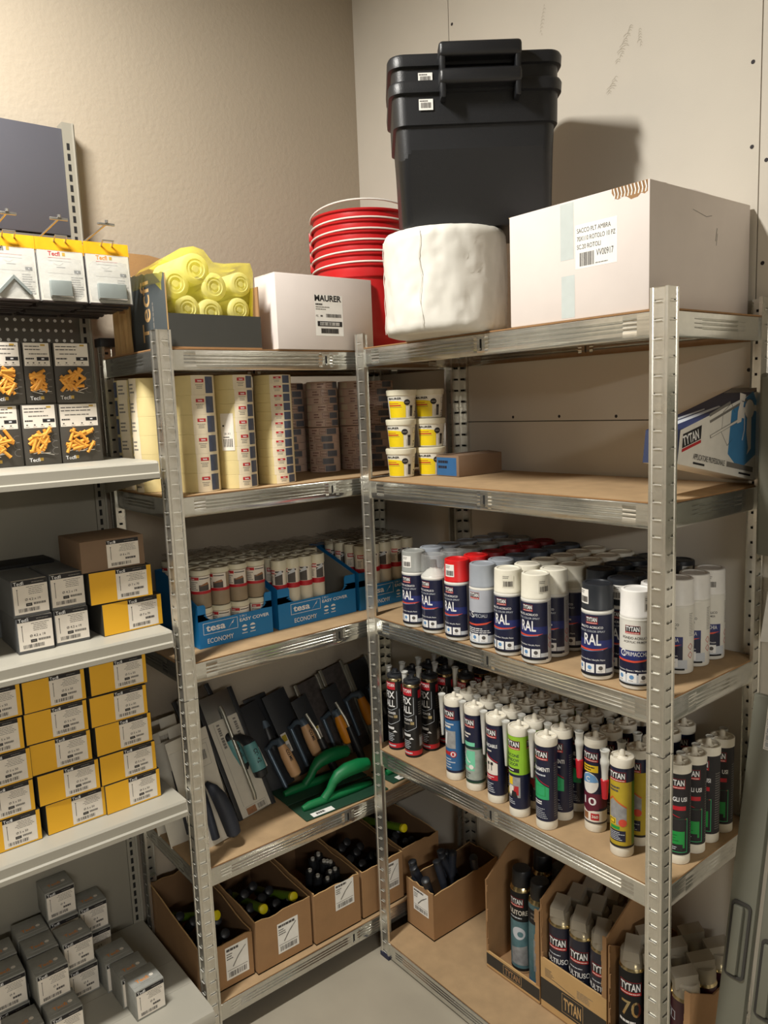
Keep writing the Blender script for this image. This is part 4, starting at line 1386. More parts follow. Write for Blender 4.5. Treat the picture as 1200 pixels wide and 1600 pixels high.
# three trowels on white cards
def card_trowel(lab, base, yaw, tilt, roll):
    t = lean('trowel_on_card', lab, 'trowel', base, yaw, tilt, roll, 'trowels on white cards beside the rack post')
    w, h = 0.120, 0.300
    mb = MB()
    mb.rbox(-w / 2, -0.001, 0, w / 2, 0.001, h - 0.03, 'blade_label', 0.0006)
    mb.rbox(-w / 2, -0.001, h - 0.03, -0.012, 0.001, h, 'blade_label', 0.0006)
    mb.rbox(0.012, -0.001, h - 0.03, w / 2, 0.001, h, 'blade_label', 0.0006)
    mb.rbox(-0.012, -0.001, h - 0.012, 0.012, 0.001, h, 'blade_label', 0.0006)
    d = Decal()
    d.ring(0.018, h - 0.098, 0.048, h - 0.040, 0.0006, 'ink_soft', 1)
    d.bars(0.024, h - 0.080, 0.040, h - 0.055, 'ink_mid', 1)
    mb.decal(d, planemap((0, -0.001, 0), (1, 0, 0), (0, 0, 1)))
    mb.build('card', t)
    mb = MB()
    path = [(0.010, -0.020, 0.165), (0.014, -0.040, 0.150), (0.020, -0.048, 0.125), (0.026, -0.050, 0.09), (0.030, -0.050, 0.05), (0.031, -0.049, 0.022), (0.031, -0.047, 0.016)]
    mb.tube(path, [0.006, 0.014, 0.019, 0.021, 0.021, 0.019, 0.010], 'rubber_dark', 16)
    mb.build('handle', t)
    mb = MB()
    mb.tube([(0.000, -0.006, 0.19), (-0.002, -0.010, 0.10), (-0.003, -0.010, 0.018)], [0.007, 0.010, 0.011], 'rubber_dark', 12)
    mb.build('spine', t)
    return t
a = card_trowel('white card trowel with soft black handle, front one behind the rack post', (0.340, -0.829, z3 + 0.001), PI / 2 + R(2), R(14), R(-6))
card_trowel('white card trowel behind the front card, second of the three', (0.268, -0.866, z3 + 0.001), PI / 2, R(13), R(-6))
card_trowel('white card trowel rearmost, closest to the grey shelving end', (0.190, -0.868, z3 + 0.001), PI / 2, R(12), R(-4))
# two big finishing trowels
def big_trowel(lab, base, yaw, tilt, roll):
    t = lean('finishing_trowel', lab, 'trowel', base, yaw, tilt, roll, 'long finishing trowels with dark edges')
    w, h = 0.108, 0.352
    mb = MB()
    mb.rbox(-w / 2, -0.001, 0, w / 2, 0.0005, h, 'steel_blade', 0.0006)
    d = Decal()
    d.rect(-w / 2 + 0.001, 0.002, w / 2 - 0.012, h - 0.075, 'blade_label', 1)
    rg2 = random.Random(4)
    for x_ in (-0.030, 0.024):
        q = h - 0.085
        for i_ in range(9):
            l_ = rg2.uniform(0.004, 0.008)
            d.rect(x_, q - l_, x_ + 0.009, q, 'ink_soft', 2); q -= l_ + (0.0015 if i_ % 4 else 0.005)
    d.rect(-0.038, 0.03, -0.0372, h - 0.08, 'ink_soft', 2)
    d.rect(-0.034, 0.004, -0.004, 0.022, 'photo_brown', 2); d.ring(-0.034, 0.003, 0.030, 0.026, 0.0006, 'ink_soft', 3)
    d.bars(0.002, 0.007, 0.026, 0.021, 'ink_mid', 2)
    mb.decal(d, planemap((0, -0.001, 0), (1, 0, 0), (0, 0, 1)))
    mb.build('blade', t)
    mb = MB(); mb.rbox(-w / 2 - 0.012, -0.004, -0.002, -w / 2 + 0.001, 0.004, h + 0.002, 'black_plastic', 0.001)
    mb.rbox(w / 2 - 0.011, -0.004, -0.002, w / 2 + 0.002, 0.004, h + 0.002, 'black_plastic', 0.001)
    mb.build('edge_guard', t)
    mb = MB(); mb.tube([(0, -0.004, h - 0.04), (0, -0.010, h - 0.06), (0, -0.010, 0.05), (0, -0.004, 0.035)], 0.006, 'alu', 10); mb.build('spine', t)
    mb = MB()
    mb.tube([(0.004, -0.010, 0.215), (0.010, -0.034, 0.210), (0.018, -0.046, 0.196), (0.022, -0.048, 0.186)], [0.008, 0.011, 0.016, 0.019], 'black_plastic', 14)
    mb.build('handle_mount', t)
    mb = MB(); mb.tube([(0.024, -0.048, 0.108), (0.024, -0.046, 0.092), (0.024, -0.044, 0.088)], [0.021, 0.019, 0.010], 'black_plastic', 14); mb.build('end_cap', t)
    mb = MB(); mb.tube([(0.022, -0.048, 0.186), (0.023, -0.049, 0.15), (0.024, -0.048, 0.108)], [0.019, 0.021, 0.021], 'handle_teal', 20)
    d = Decal(); d.text('CO.ME', 0, 0, 0.012, 'ink', 1, w=0.040, bold=0.06)
    mb.decal(d, lambda a, b, l: Vector((0.0235 + (b - 0.006), -0.0695 - 0.0003 * l + 30 * (b - 0.006) ** 2, 0.168 - a)))
    mb.build('grip', t)
    return t
big_trowel('stainless finishing trowel with teal grip leaning in front of its twin', (0.272, -0.664, z3 + 0.004), PI / 2, R(24), R(-7))
big_trowel('stainless finishing trowel half hidden behind the teal-gripped one', (0.196, -0.668, z3 + 0.004), PI / 2, R(20), R(-14))
# smaller dark trowels
def small_trowel(lab, u_base, w, h, base, tilt, roll, hm, hoff, hz, hl, blade='blade_dark', rim=False, tagc=True):
    t = lean('plastering_trowel', lab, 'trowel', base, PI / 2, tilt, roll, G4)
    mb = MB()
    mb.rbox(-w / 2, -0.001, 0, w / 2, 0.001, h, blade, 0.0008)
    if rim:
        for s_ in (-1, 1):
            mb.rbox(s_ * w / 2 - 0.006, -0.007, -0.002, s_ * w / 2 + 0.006, 0.001, h + 0.004, 'alu', 0.001)
    if tagc:
        d = Decal(); d.rect(-w / 2 + 0.006, h * 0.30, -w / 2 + 0.026, h * 0.30 + 0.062, 'paper', 1)
        d.rect(-w / 2 + 0.008, h * 0.30 + 0.036, -w / 2 + 0.024, h * 0.30 + 0.056, 'olive_yellow', 2); d.bars(-w / 2 + 0.010, h * 0.30 + 0.008, -w / 2 + 0.022, h * 0.30 + 0.026, 'ink_soft', 2)
        mb.decal(d, planemap((0, -0.001, 0), (1, 0, 0), (0, 0, 1)))
    mb.build('blade', t)
    mb = MB()
    mb.tube([(0.0, -0.004, hz + hl * 0.95), (0.0, -0.014, hz + hl * 0.9), (0.0, -0.014, hz - 0.02)], [0.006, 0.007, 0.007], 'bracket_blue', 10)
    mb.tube([(0.0, -0.012, hz + hl * 0.92), (hoff * 0.5, -0.036, hz + hl * 1.02), (hoff, -0.052, hz + hl * 0.98), (hoff, -0.053, hz + hl * 0.86)], [0.007, 0.008, 0.013, 0.015], 'bracket_blue', 12)
    mb.build('bracket', t)
    mb = MB()
    L = hl
    mb.tube([(hoff, -0.053, hz + L * 0.88), (hoff, -0.055, hz + L * 0.6), (hoff + 0.001, -0.054, hz + L * 0.25), (hoff + 0.002, -0.052, hz + 0.006), (hoff + 0.002, -0.052, hz)],
            [0.0125, 0.0175, 0.0185, 0.0165, 0.009], hm, 18)
    if hm == 'wood_handle':
        d = Decal(); d.text('CO.ME', 0, 0, 0.009, 'ink', 1, w=0.036, bold=0.05)
        mb.decal(d, lambda a, b, l: Vector((hoff + (b - 0.0045), -0.0735 - 0.0003 * l + 30 * (b - 0.0045) ** 2, hz + L * 0.72 - a)))
    mb.build('handle', t)
    return t
small_trowel('dark trowel with wooden handle, nearest to the big trowels', 0, 0.085, 0.270, (0.200, -0.537, z3 + 0.002), R(27), R(-11), 'wood_handle', 0.026, 0.014, 0.118)
small_trowel('dark trowel with wooden handle, second from the big trowels', 0, 0.085, 0.270, (0.165, -0.428, z3 + 0.002), R(22), R(-11), 'wood_handle', 0.026, 0.038, 0.118)
small_trowel('aluminium-edged trowel with orange handle and upright label card', 0, 0.090, 0.270, (0.155, -0.308, z3 + 0.002), R(20), R(-10), 'orange_handle', 0.030, 0.036, 0.110, 'photo_dark', True)
small_trowel('aluminium-edged trowel with orange handle next to the thin middle post', 0, 0.090, 0.290, (0.150, -0.203, z3 + 0.002), R(20), R(-9), 'orange_handle', 0.034, 0.066, 0.110, 'photo_dark', True, False)
small_trowel('plain black trowel rearmost, left of the wooden-handled pair', 0, 0.080, 0.250, (0.110, -0.500, z3 + 0.002), R(19), R(-6), 'black_plastic', -0.02, 0.06, 0.11, 'blade_dark', False, False)
small_trowel('black trowel deep in the corner right of the thin middle post', 0, 0.090, 0.290, (0.165, -0.110, z3 + 0.002), R(21), R(-8), 'black_plastic', 0.0, 0.09, 0.11, 'blade_dark', True, False)
def pointed(lab, base, roll):
    t = lean('margin_trowel', lab, 'trowel', base, PI / 2, R(22), roll, G4)
    mb = MB(); mb.rbox(-0.030, -0.001, 0.150, 0.030, 0.001, 0.255, 'blade_dark', 0.0008); mb.build('blade', t)
    mb = MB(); mb.tube([(0, -0.003, 0.2), (0, -0.02, 0.14), (0, -0.02, 0.11)], 0.005, 'alu', 8); mb.build('shank', t)
    mb = MB(); mb.tube([(0, -0.02, 0.115), (0, -0.02, 0.06), (0, -0.018, 0.004)], [0.012, 0.014, 0.011], 'black_plastic', 14); mb.build('handle', t)
pointed('small black margin trowel between the wooden and orange handles', (0.225, -0.375, z3 + 0.002), R(-12))
pointed('small black margin trowel between the two orange handles', (0.215, -0.262, z3 + 0.002), R(-10))
# green floats lying flat
def gfloat(lab, loc, rz, tagd):
    t = thing('plastic_float', lab, 'float', loc, rz, 'green-handled floats lying flat')
    mb = MB()
    mb.rbox(-0.140, -0.052, 0, 0.140, 0.052, 0.004, 'green_dark', 0.0015)
    if tagd:
        d = Decal(); d.rect(-0.115, -0.050, -0.045, -0.028, 'paper_white', 1); d.greek(-0.100, -0.045, -0.060, -0.033, 1, 'ink_mid', 2, 3, 0.8)
        mb.decal(d, planemap((0, 0, 0.004), (1, 0, 0), (0, 1, 0)))
    mb.build('base_plate', t)
    mb = MB()
    mb.tube([(-0.122, 0, 0.010), (-0.10, 0, 0.013), (0.06, 0, 0.013), (0.115, 0, 0.010)], [0.008, 0.012, 0.012, 0.007], 'green_float', 12)
    mb.tube([(-0.050, 0, 0.016), (-0.030, 0, 0.035), (-0.018, 0, 0.055), (0.000, 0, 0.070), (0.030, 0, 0.078), (0.070, 0, 0.079), (0.102, 0, 0.074), (0.112, 0, 0.070)],
            [0.013, 0.012, 0.013, 0.018, 0.021, 0.021, 0.018, 0.008], 'green_float', 16)
    mb.build('handle', t)
    return t
gfloat('green-handled float in front, with a white price tag', (0.366, -0.452, z3 + 0.0008), PI / 2 - R(3), True)
gfloat('green-handled float behind the price-tagged one', (0.256, -0.446, z3 + 0.0008), PI / 2 - R(2), False)
gfloat('green-handled float right of the thin middle post, mostly hidden', (0.352, -0.145, z3 + 0.0008), PI / 2 + R(2), True)

# ================================================================== left rack, bottom shelf: open cartons with tools
z4 = zL[4]
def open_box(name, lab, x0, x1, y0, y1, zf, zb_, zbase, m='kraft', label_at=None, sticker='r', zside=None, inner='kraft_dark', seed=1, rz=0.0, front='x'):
    """open carton; front wall height zf (towards the aisle), back zb_; corners given in room space"""
    cx, cy = (x0 + x1) / 2, (y0 + y1) / 2
    t = thing(name, lab, 'box', (cx, cy, zbase), rz)
    X, Y = (x1 - x0) / 2, (y1 - y0) / 2
    th = 0.0035
    rg = random.Random(seed)
    mb = MB()
    mb.box(-X, -Y, 0, X, Y, th, m)
    def wall(pa, pb, n_, ha, hb):
        """wall from pa to pb (outside line), thickness towards n_; ragged top"""
        k = 8
        pa = Vector(pa); pb = Vector(pb); n_ = Vector(n_)
        hs = [ha + (hb - ha) * i / k + rg.uniform(-0.0035, 0.0035) for i in range(k + 1)]
        vs = []
        for i in range(k + 1):
            p = pa.lerp(pb, i / k)
            q = p + n_ * th
            vs += [(p.x, p.y, 0), (p.x, p.y, hs[i]), (q.x, q.y, 0), (q.x, q.y, hs[i])]
        fs = []; ms = []
        for i in range(k):
            b = 4 * i
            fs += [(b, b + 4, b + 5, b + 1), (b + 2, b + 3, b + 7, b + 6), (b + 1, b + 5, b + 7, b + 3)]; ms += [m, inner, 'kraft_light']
        fs += [(0, 1, 3, 2), (4 * k, 4 * k + 2, 4 * k + 3, 4 * k + 1)]; ms += [m, m]
        mb.add(vs, fs, ms)
    if front == 'x':
        wall((X, -Y), (X, Y), (-1, 0), zf, zf)
        wall((-X, Y), (-X, -Y), (1, 0), zb_, zb_)
        wall((X - th, Y), (-X + th, Y), (0, -1), zside or zf, zb_)
        wall((-X + th, -Y), (X - th, -Y), (0, 1), zb_, zside or zf)
    else:
        wall((-X, -Y), (X, -Y), (0, 1), zf, zf)
        wall((X, Y), (-X, Y), (0, -1), zb_, zb_)
        wall((X, -Y + th), (X, Y - th), (-1, 0), zside or zf, zb_)
        wall((-X, Y - th), (-X, -Y + th), (1, 0), zb_, zside or zf)
    if label_at:
        s0, h0, w, h = label_at
        d = Decal()
        d.rect(s0, h0, s0 + w, h0 + h, 'paper_white', 1)
        d.greek(s0 + w * 0.05, h0 + h * 0.84, s0 + w * 0.85, h0 + h * 0.95, 1, 'ink_mid', 2, seed, 0.7)
        d.greek(s0 + w * 0.05, h0 + h * 0.60, s0 + w * 0.40, h0 + h * 0.82, 3, 'ink_mid', 2, seed + 2)
        d.line([(s0 + w * 0.30, h0 + h * 0.35), (s0 + w * 0.55, h0 + h * 0.60), (s0 + w * 0.72, h0 + h * 0.72)], w * 0.05, 'ink_soft', 2)
        d.line([(s0 + w * 0.72, h0 + h * 0.72), (s0 + w * 0.90, h0 + h * 0.84)], w * 0.03, 'ink_mid', 2)
        d.rect(s0 + w * 0.05, h0 + h * 0.27, s0 + w * 0.95, h0 + h * 0.285, 'ink_soft', 2)
        d.bars(s0 + w * 0.10, h0 + h * 0.06, s0 + w * 0.92, h0 + h * 0.22, 'ink_mid', 2, seed)
        if front == 'x':
            mb.decal(d, planemap((X, 0, 0), (0, 1, 0), (0, 0, 1)))
        else:
            mb.decal(d, planemap((0, -Y, 0), (1, 0, 0), (0, 0, 1)))
    mb.build('carton', t)
    return t
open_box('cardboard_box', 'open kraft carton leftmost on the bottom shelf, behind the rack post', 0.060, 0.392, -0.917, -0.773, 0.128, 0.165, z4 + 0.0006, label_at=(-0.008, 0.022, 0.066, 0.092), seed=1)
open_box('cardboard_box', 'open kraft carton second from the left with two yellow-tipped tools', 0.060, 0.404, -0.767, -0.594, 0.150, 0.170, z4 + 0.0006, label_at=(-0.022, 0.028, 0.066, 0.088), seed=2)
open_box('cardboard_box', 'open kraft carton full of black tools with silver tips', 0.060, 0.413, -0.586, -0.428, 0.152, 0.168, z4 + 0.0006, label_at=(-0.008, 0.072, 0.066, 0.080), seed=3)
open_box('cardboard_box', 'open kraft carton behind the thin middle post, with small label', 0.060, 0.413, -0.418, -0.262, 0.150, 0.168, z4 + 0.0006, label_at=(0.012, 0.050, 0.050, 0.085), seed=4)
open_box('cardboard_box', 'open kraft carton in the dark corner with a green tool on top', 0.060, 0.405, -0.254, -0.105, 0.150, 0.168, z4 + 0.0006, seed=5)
def handle_tool(col_tip, m, L=0.26):
    t = thing('hand_tool', '', 'hand tool', (0, 0, 0))
    mb = MB(); mb.tube([(0, 0, 0.0), (0, 0, L * 0.3), (0, 0, L - 0.012)], [0.014, 0.011, 0.0125], m, 14); mb.build('grip', t)
    mb = MB(); mb.tube([(0, 0, L - 0.012), (0, 0, L - 0.003), (0, 0, L)], [0.0128, 0.0128, 0.008], col_tip, 14); mb.build('end_cap', t)
    return t
def place_tool(kind, p, dirv, lab):
    v = Vector(dirv).normalized()
    q = v.to_track_quat('Z', 'Y').to_euler()
    return kind.place(p, 0, lab, rot=tuple(q))
hy = Kind(handle_tool('tool_yellow', 'tool_green', 0.22), 'green-handled tools with yellow ends')
place_tool(hy, (0.100, -0.872, z4 + 0.060), (0.24, 0.060, 0.105), 'green tool with yellow end poking from the leftmost carton')
place_tool(hy, (0.150, -0.700, z4 + 0.070), (0.24, -0.015, 0.085), 'green tool with yellow end, left one in the second carton')
place_tool(hy, (0.160, -0.625, z4 + 0.060), (0.20, 0.005, 0.080), 'green tool with yellow end, right one in the second carton')
place_tool(hy, (0.155, -0.215, z4 + 0.130), (0.22, 0.005, 0.060), 'green tool with yellow end lying over the corner carton')
hb_ = Kind(handle_tool('black_plastic', 'black_plastic', 0.15), 'black tool handles inside the cartons')
rg = random.Random(6)
n = 0
for (ya, yb, nm, cnt) in ((-0.905, -0.785, 'leftmost', 7), (-0.755, -0.606, 'second', 9), (-0.406, -0.275, 'post-side', 9), (-0.242, -0.118, 'corner', 8)):
    for k in range(cnt):
        y = ya + 0.012 + (yb - ya - 0.024) * ((k * 0.618) % 1.0); x = 0.090 + 0.2 * (k / cnt)
        place_tool(hb_, (min(x, 0.24), y, z4 + 0.016 + 0.004 * (k % 3)), (0.10, rg.uniform(-0.01, 0.01), 0.10), 'plain black tool handle lying in the %s open kraft carton' % nm)
def tipped():
    t = thing('hand_tool', '', 'hand tool', (0, 0, 0))
    mb = MB(); mb.tube([(0, 0, 0.0), (0, 0, 0.12)], [0.016, 0.014], 'black_plastic', 14); mb.build('grip', t)
    mb = MB(); mb.lathe([(0.0060, 0.12), (0.0060, 0.1265), (0.0040, 0.1270), (0.0035, 0.1225), (0.0, 0.1225)], 'metal_glint', 14); mb.build('metal_tip', t)
    return t
tk = Kind(tipped(), 'black tools standing with silver tips up')
k = 0
for (u, v) in ((518, 1325), (507.5, 1343), (530, 1350), (515, 1359), (484, 1356), (516, 1370), (500, 1330), (495, 1366), (534, 1334), (522, 1340), (490, 1340)):
    k += 1
    P = at(u, v, 'z', z4 + 0.142)
    if P.x < 0.08 or P.x > 0.39 or P.y > -0.445 or P.y < -0.570:
        P.x = min(max(P.x, 0.09), 0.385); P.y = min(max(P.y, -0.565), -0.448)
    tk.place((P.x, P.y, z4 + 0.015), 0, 'black tool with silver tip standing in the third kraft carton', rot=(R(rg.uniform(-3, 3)), R(rg.uniform(-3, 3)), 0))
# ================================================================== right rack, top shelf
t0 = zR[0]
# long white carton
t = thing('cardboard_box', 'big white carton with shipping print, torn corner, on the right rack top', 'box', (1.1505, -0.1925, t0 + 0.0006))
w, dp, h = 0.329, 0.366, 0.2250
mb = MB()
mb.rbox(-w / 2, -dp / 2, 0, w / 2, dp / 2, h, 'white_carton', 0.0025)
d = Decal()
d.rect(-0.032, 0.115, -0.0, h - 0.004, 'tape_clear', 1)
d.rect(-0.030, 0.004, 0.002, 0.085, 'tape_clear', 1)
d.rect(0.004, 0.094, 0.098, 0.176, 'paper_white', 1)
d.text('SACCO PLT AMBRA', 0.008, 0.1600, 0.0085, 'ink', 2, w=0.076, bold=0.0)
d.text('70X110 ROTOLO 10 PZ', 0.008, 0.1450, 0.0085, 'ink', 2, w=0.086, bold=0.0)
d.text('SC.20 ROTOLI', 0.008, 0.1300, 0.0085, 'ink', 2, w=0.054, bold=0.0)
d.text('VV00917', 0.052, 0.1120, 0.0120, 'ink', 2, w=0.038, bold=0.0)
d.bars(0.014, 0.0980, 0.048, 0.1230, 'ink_mid', 2, 7)
d.greek(0.050, 0.098, 0.090, 0.102, 1, 'ink_soft', 2, 3)
# torn liner showing the fluting at the upper right corner
rg = random.Random(4)
pts = [(0.086, h - 0.001)] + [(0.086 + i * 0.0068, h - 0.018 - rg.uniform(0, 0.010)) for i in range(11)] + [(0.1605, h - 0.020), (0.1605, h - 0.001)]
for i in range(len(pts) - 3):
    a, b = pts[i + 1] if i else (0.086, h - 0.008), pts[i + 2]
    d.poly([(a[0], h - 0.0005), a, b, (b[0], h - 0.0005)], 'kraft', 1)
for i in range(10):
    x = 0.090 + i * 0.0072
    d.line([(x, h - 0.001), (x + 0.003, h - 0.012), (x + 0.001, h - 0.020)], 0.0022, 'paper_white', 2)
    d.line([(x + 0.003, h - 0.001), (x + 0.0055, h - 0.014)], 0.0012, 'kraft_dark', 2)
mb.decal(d, planemap((0, -dp / 2, 0), (1, 0, 0), (0, 0, 1)))
d = Decal()
d.line([(0.045, 0.140), (0.050, 0.165)], 0.002, 'ink_soft', 1); d.line([(0.048, 0.132), (0.052, 0.155)], 0.0012, 'ink_mid', 1)
d.line([(-0.04, 0.19), (0.01, 0.182), (0.03, 0.186)], 0.001, 'ink_soft', 1)
mb.decal(d, planemap((w / 2, 0, 0), (0, 1, 0), (0, 0, 1)))
mb.build('carton', t)
mb = MB()
vs = []
for i in range(9):
    y = -dp / 2 + 0.003 + (dp - 0.006) * i / 8
    lift = [0.001, 0.004, 0.009, 0.016, 0.019, 0.022, 0.018, 0.010, 0.004][i]
    vs += [(w / 2 - 0.001, y, h - 0.001), (w / 2 - 0.045, y, h + lift)]
mb.add(vs, [(2 * i, 2 * i + 2, 2 * i + 3, 2 * i + 1) for i in range(8)], 'white_carton')
vs = []
for i in range(9):
    x = -w / 2 + 0.003 + (w - 0.006) * i / 8
    lift = [0.0, 0.0, 0.0, 0.001, 0.003, 0.004, 0.004, 0.002, 0.001][i]
    vs += [(x, -dp / 2 + 0.002, h - 0.001), (x, -dp / 2 + 0.06, h + lift)]
mb.add(vs, [(2 * i, 2 * i + 2, 2 * i + 3, 2 * i + 1) for i in range(8)], 'white_carton')
# corner ear of the flap at the upper left
mb.add([(-w / 2, -dp / 2 + 0.002, h - 0.004), (-w / 2 - 0.012, -dp / 2 + 0.012, h + 0.003), (-w / 2 - 0.004, -dp / 2 + 0.03, h + 0.006), (-w / 2 + 0.006, -dp / 2 + 0.02, h)], [(0, 1, 2, 3)], 'kraft_light')
mb.build('top_flaps', t)

# wrapped white roll
RR = 0.1395; RH = 0.2255
t = thing('wrapped_roll', 'large white paper roll wrapped in crinkled film under the black bins', 'roll', (0.790, -0.375, t0 + 0.0006))
mb = MB()
prof = [(0.001, 0.0), (RR - 0.018, 0.0), (RR - 0.005, 0.004), (RR, 0.016), (RR + 0.001, RH * 0.5), (RR, RH - 0.016), (RR - 0.006, RH - 0.003), (RR - 0.024, RH), (0.001, RH)]
fine = []
for a, b in zip(prof[:-1], prof[1:]):
    n = max(1, int(math.hypot(b[0] - a[0], b[1] - a[1]) / 0.008))
    fine += [(a[0] + (b[0] - a[0]) * i / n, a[1] + (b[1] - a[1]) * i / n) for i in range(n)]
fine.append(prof[-1])
mb.lathe(fine, 'wrap_white', 96)
import mathutils.noise as mnoise
nv = []
for (x, y, z) in mb.v:
    r = math.hypot(x, y)
    if r > 0.05 and 0.002 < z < RH - 0.002:
        q = mnoise.noise(Vector((math.atan2(y, x) * 5.0, z * 14, 0.3))) * 0.0030 - 0.0065 * max(0, mnoise.noise(Vector((math.atan2(y, x) * 14.0, z * 40, 2.3)))) ** 1
        k = (r + q) / r
        x, y = x * k, y * k
    nv.append((x, y, z))
mb.v = nv
mb.build('roll_body', t, ang=80)
mb = MB()
for a0, zz in ((-2.35, 0.0), (-1.15, 0.0)):
    pts = []
    for i in range(15):
        z = 0.01 + (RH - 0.02) * i / 14
        rr = RR + 0.0022 + 0.001 * math.sin(i * 1.7)
        a = a0 + 0.02 * math.sin(i * 1.1)
        pts.append((rr * math.cos(a), rr * math.sin(a), z))
    mb.tube(pts, 0.0007, 'wrap_white', 6)
mb.build('film_seam', t)

# two nested black bins
def rr_loop(w, dp, r, n=6):
    pts = []
    for cx, cy, a0 in ((w / 2 - r, -dp / 2 + r, -90), (w / 2 - r, dp / 2 - r, 0), (-w / 2 + r, dp / 2 - r, 90), (-w / 2 + r, -dp / 2 + r, 180)):
        for i in range(n + 1):
            a = R(a0 + 90 * i / n)
            pts.append((cx + r * math.cos(a), cy + r * math.sin(a)))
    return pts
def loft(mb, loops, m, cap0=False, cap1=False):
    n = len(loops[0][0])
    vs = []
    for pts, z in loops:
        vs += [(a, b, z) for a, b in pts]
    fs = []
    for j in range(len(loops) - 1):
        for i in range(n):
            k = (i + 1) % n
            fs.append((j * n + i, j * n + k, (j + 1) * n + k, (j + 1) * n + i))
    if cap0:
        fs.append(tuple(range(n))[::-1])
    if cap1:
        fs.append(tuple((len(loops) - 1) * n + i for i in range(n)))
    mb.add(vs, fs, m)
def storage_bin():
    t = thing('storage_bin', '', 'bin', (0, 0, 0))
    W, D_, H = 0.362, 0.246, 0.293
    w0, d0 = 0.328, 0.212
    mb = MB()
    loft(mb, [(rr_loop(w0 - 0.01, d0 - 0.01, 0.02), 0.0), (rr_loop(w0, d0, 0.025), 0.006), (rr_loop(W - 0.022, D_ - 0.022, 0.030), H - 0.090), (rr_loop(W - 0.020, D_ - 0.020, 0.030), H - 0.088),
              (rr_loop(W - 0.008, D_ - 0.008, 0.030), H - 0.086), (rr_loop(W - 0.006, D_ - 0.006, 0.030), H - 0.026), (rr_loop(W + 0.008, D_ + 0.008, 0.034), H - 0.024), (rr_loop(W + 0.010, D_ + 0.010, 0.034), H - 0.006),
              (rr_loop(W + 0.004, D_ + 0.004, 0.032), H), (rr_loop(W - 0.010, D_ - 0.010, 0.030), H), (rr_loop(W - 0.014, D_ - 0.014, 0.030), H - 0.03), (rr_loop(w0 - 0.006, d0 - 0.006, 0.024), 0.010)], 'bin_plastic', True, True)
    mb.build('tub', t)
    mb = MB()
    # moulded arch grip in the middle of the front rim
    for s_ in (-1, 1):
        y = -D_ / 2 * 1.0
        if s_ < 0:
            mb.rbox(-0.078, y - 0.030, H - 0.045, -0.066, y + 0.004, H + 0.010, 'bin_plastic', 0.004)
            mb.rbox(0.066 + 0.012, y - 0.030, H - 0.045, 0.090, y + 0.004, H + 0.010, 'bin_plastic', 0.004)
    mb.rbox(-0.080, -D_ / 2 - 0.034, H - 0.018, 0.092, -D_ / 2 + 0.006, H + 0.012, 'bin_plastic', 0.008, 3)
    mb.build('grip', t)
    mb = MB()
    mb.rbox(-0.080, D_ / 2 - 0.006, H - 0.018, 0.092, D_ / 2 + 0.020, H + 0.010, 'bin_plastic', 0.008, 3)
    mb.build('grip', t)
    mb = MB(); d = Decal()
    d.rect(0, 0, 0.030, 0.022, 'paper_white', 1); d.greek(0.002, 0.016, 0.028, 0.021, 1, 'ink_mid', 2); d.bars(0.004, 0.004, 0.026, 0.015, 'ink_mid', 2)
    mb.decal(d, planemap((-0.122, -D_ / 2 + 0.0010, H - 0.058), (1, 0, 0), (0, 0, 1)))
    mb.build('barcode_sticker', t)
    return t
sbk = Kind(storage_bin(), 'nested black bins on the white roll')
P = CC + ((CF + CR * ((603 - 600) / 1211.95) - CU * ((92 - 800) / 1211.95)) * 1.62)
Q = CC + ((CF + CR * ((884 - 600) / 1211.95) - CU * ((75 - 800) / 1211.95)) * 1.62)
mid = (P + Q) / 2
dirx = (Q - P); dirx.z = 0; dirx.normalize()
yaw = math.atan2(dirx.y, dirx.x)
bd = Vector((-dirx.y, dirx.x, 0))
cen = mid + bd * (0.252 / 2)
BZ = t0 + RH + 0.0015
sbk.place((cen.x, cen.y, BZ), yaw, 'black storage bin, lower one of the nested pair')
sbk.place((cen.x, cen.y, BZ + 0.052), yaw, 'black storage bin, upper one nested in the other')

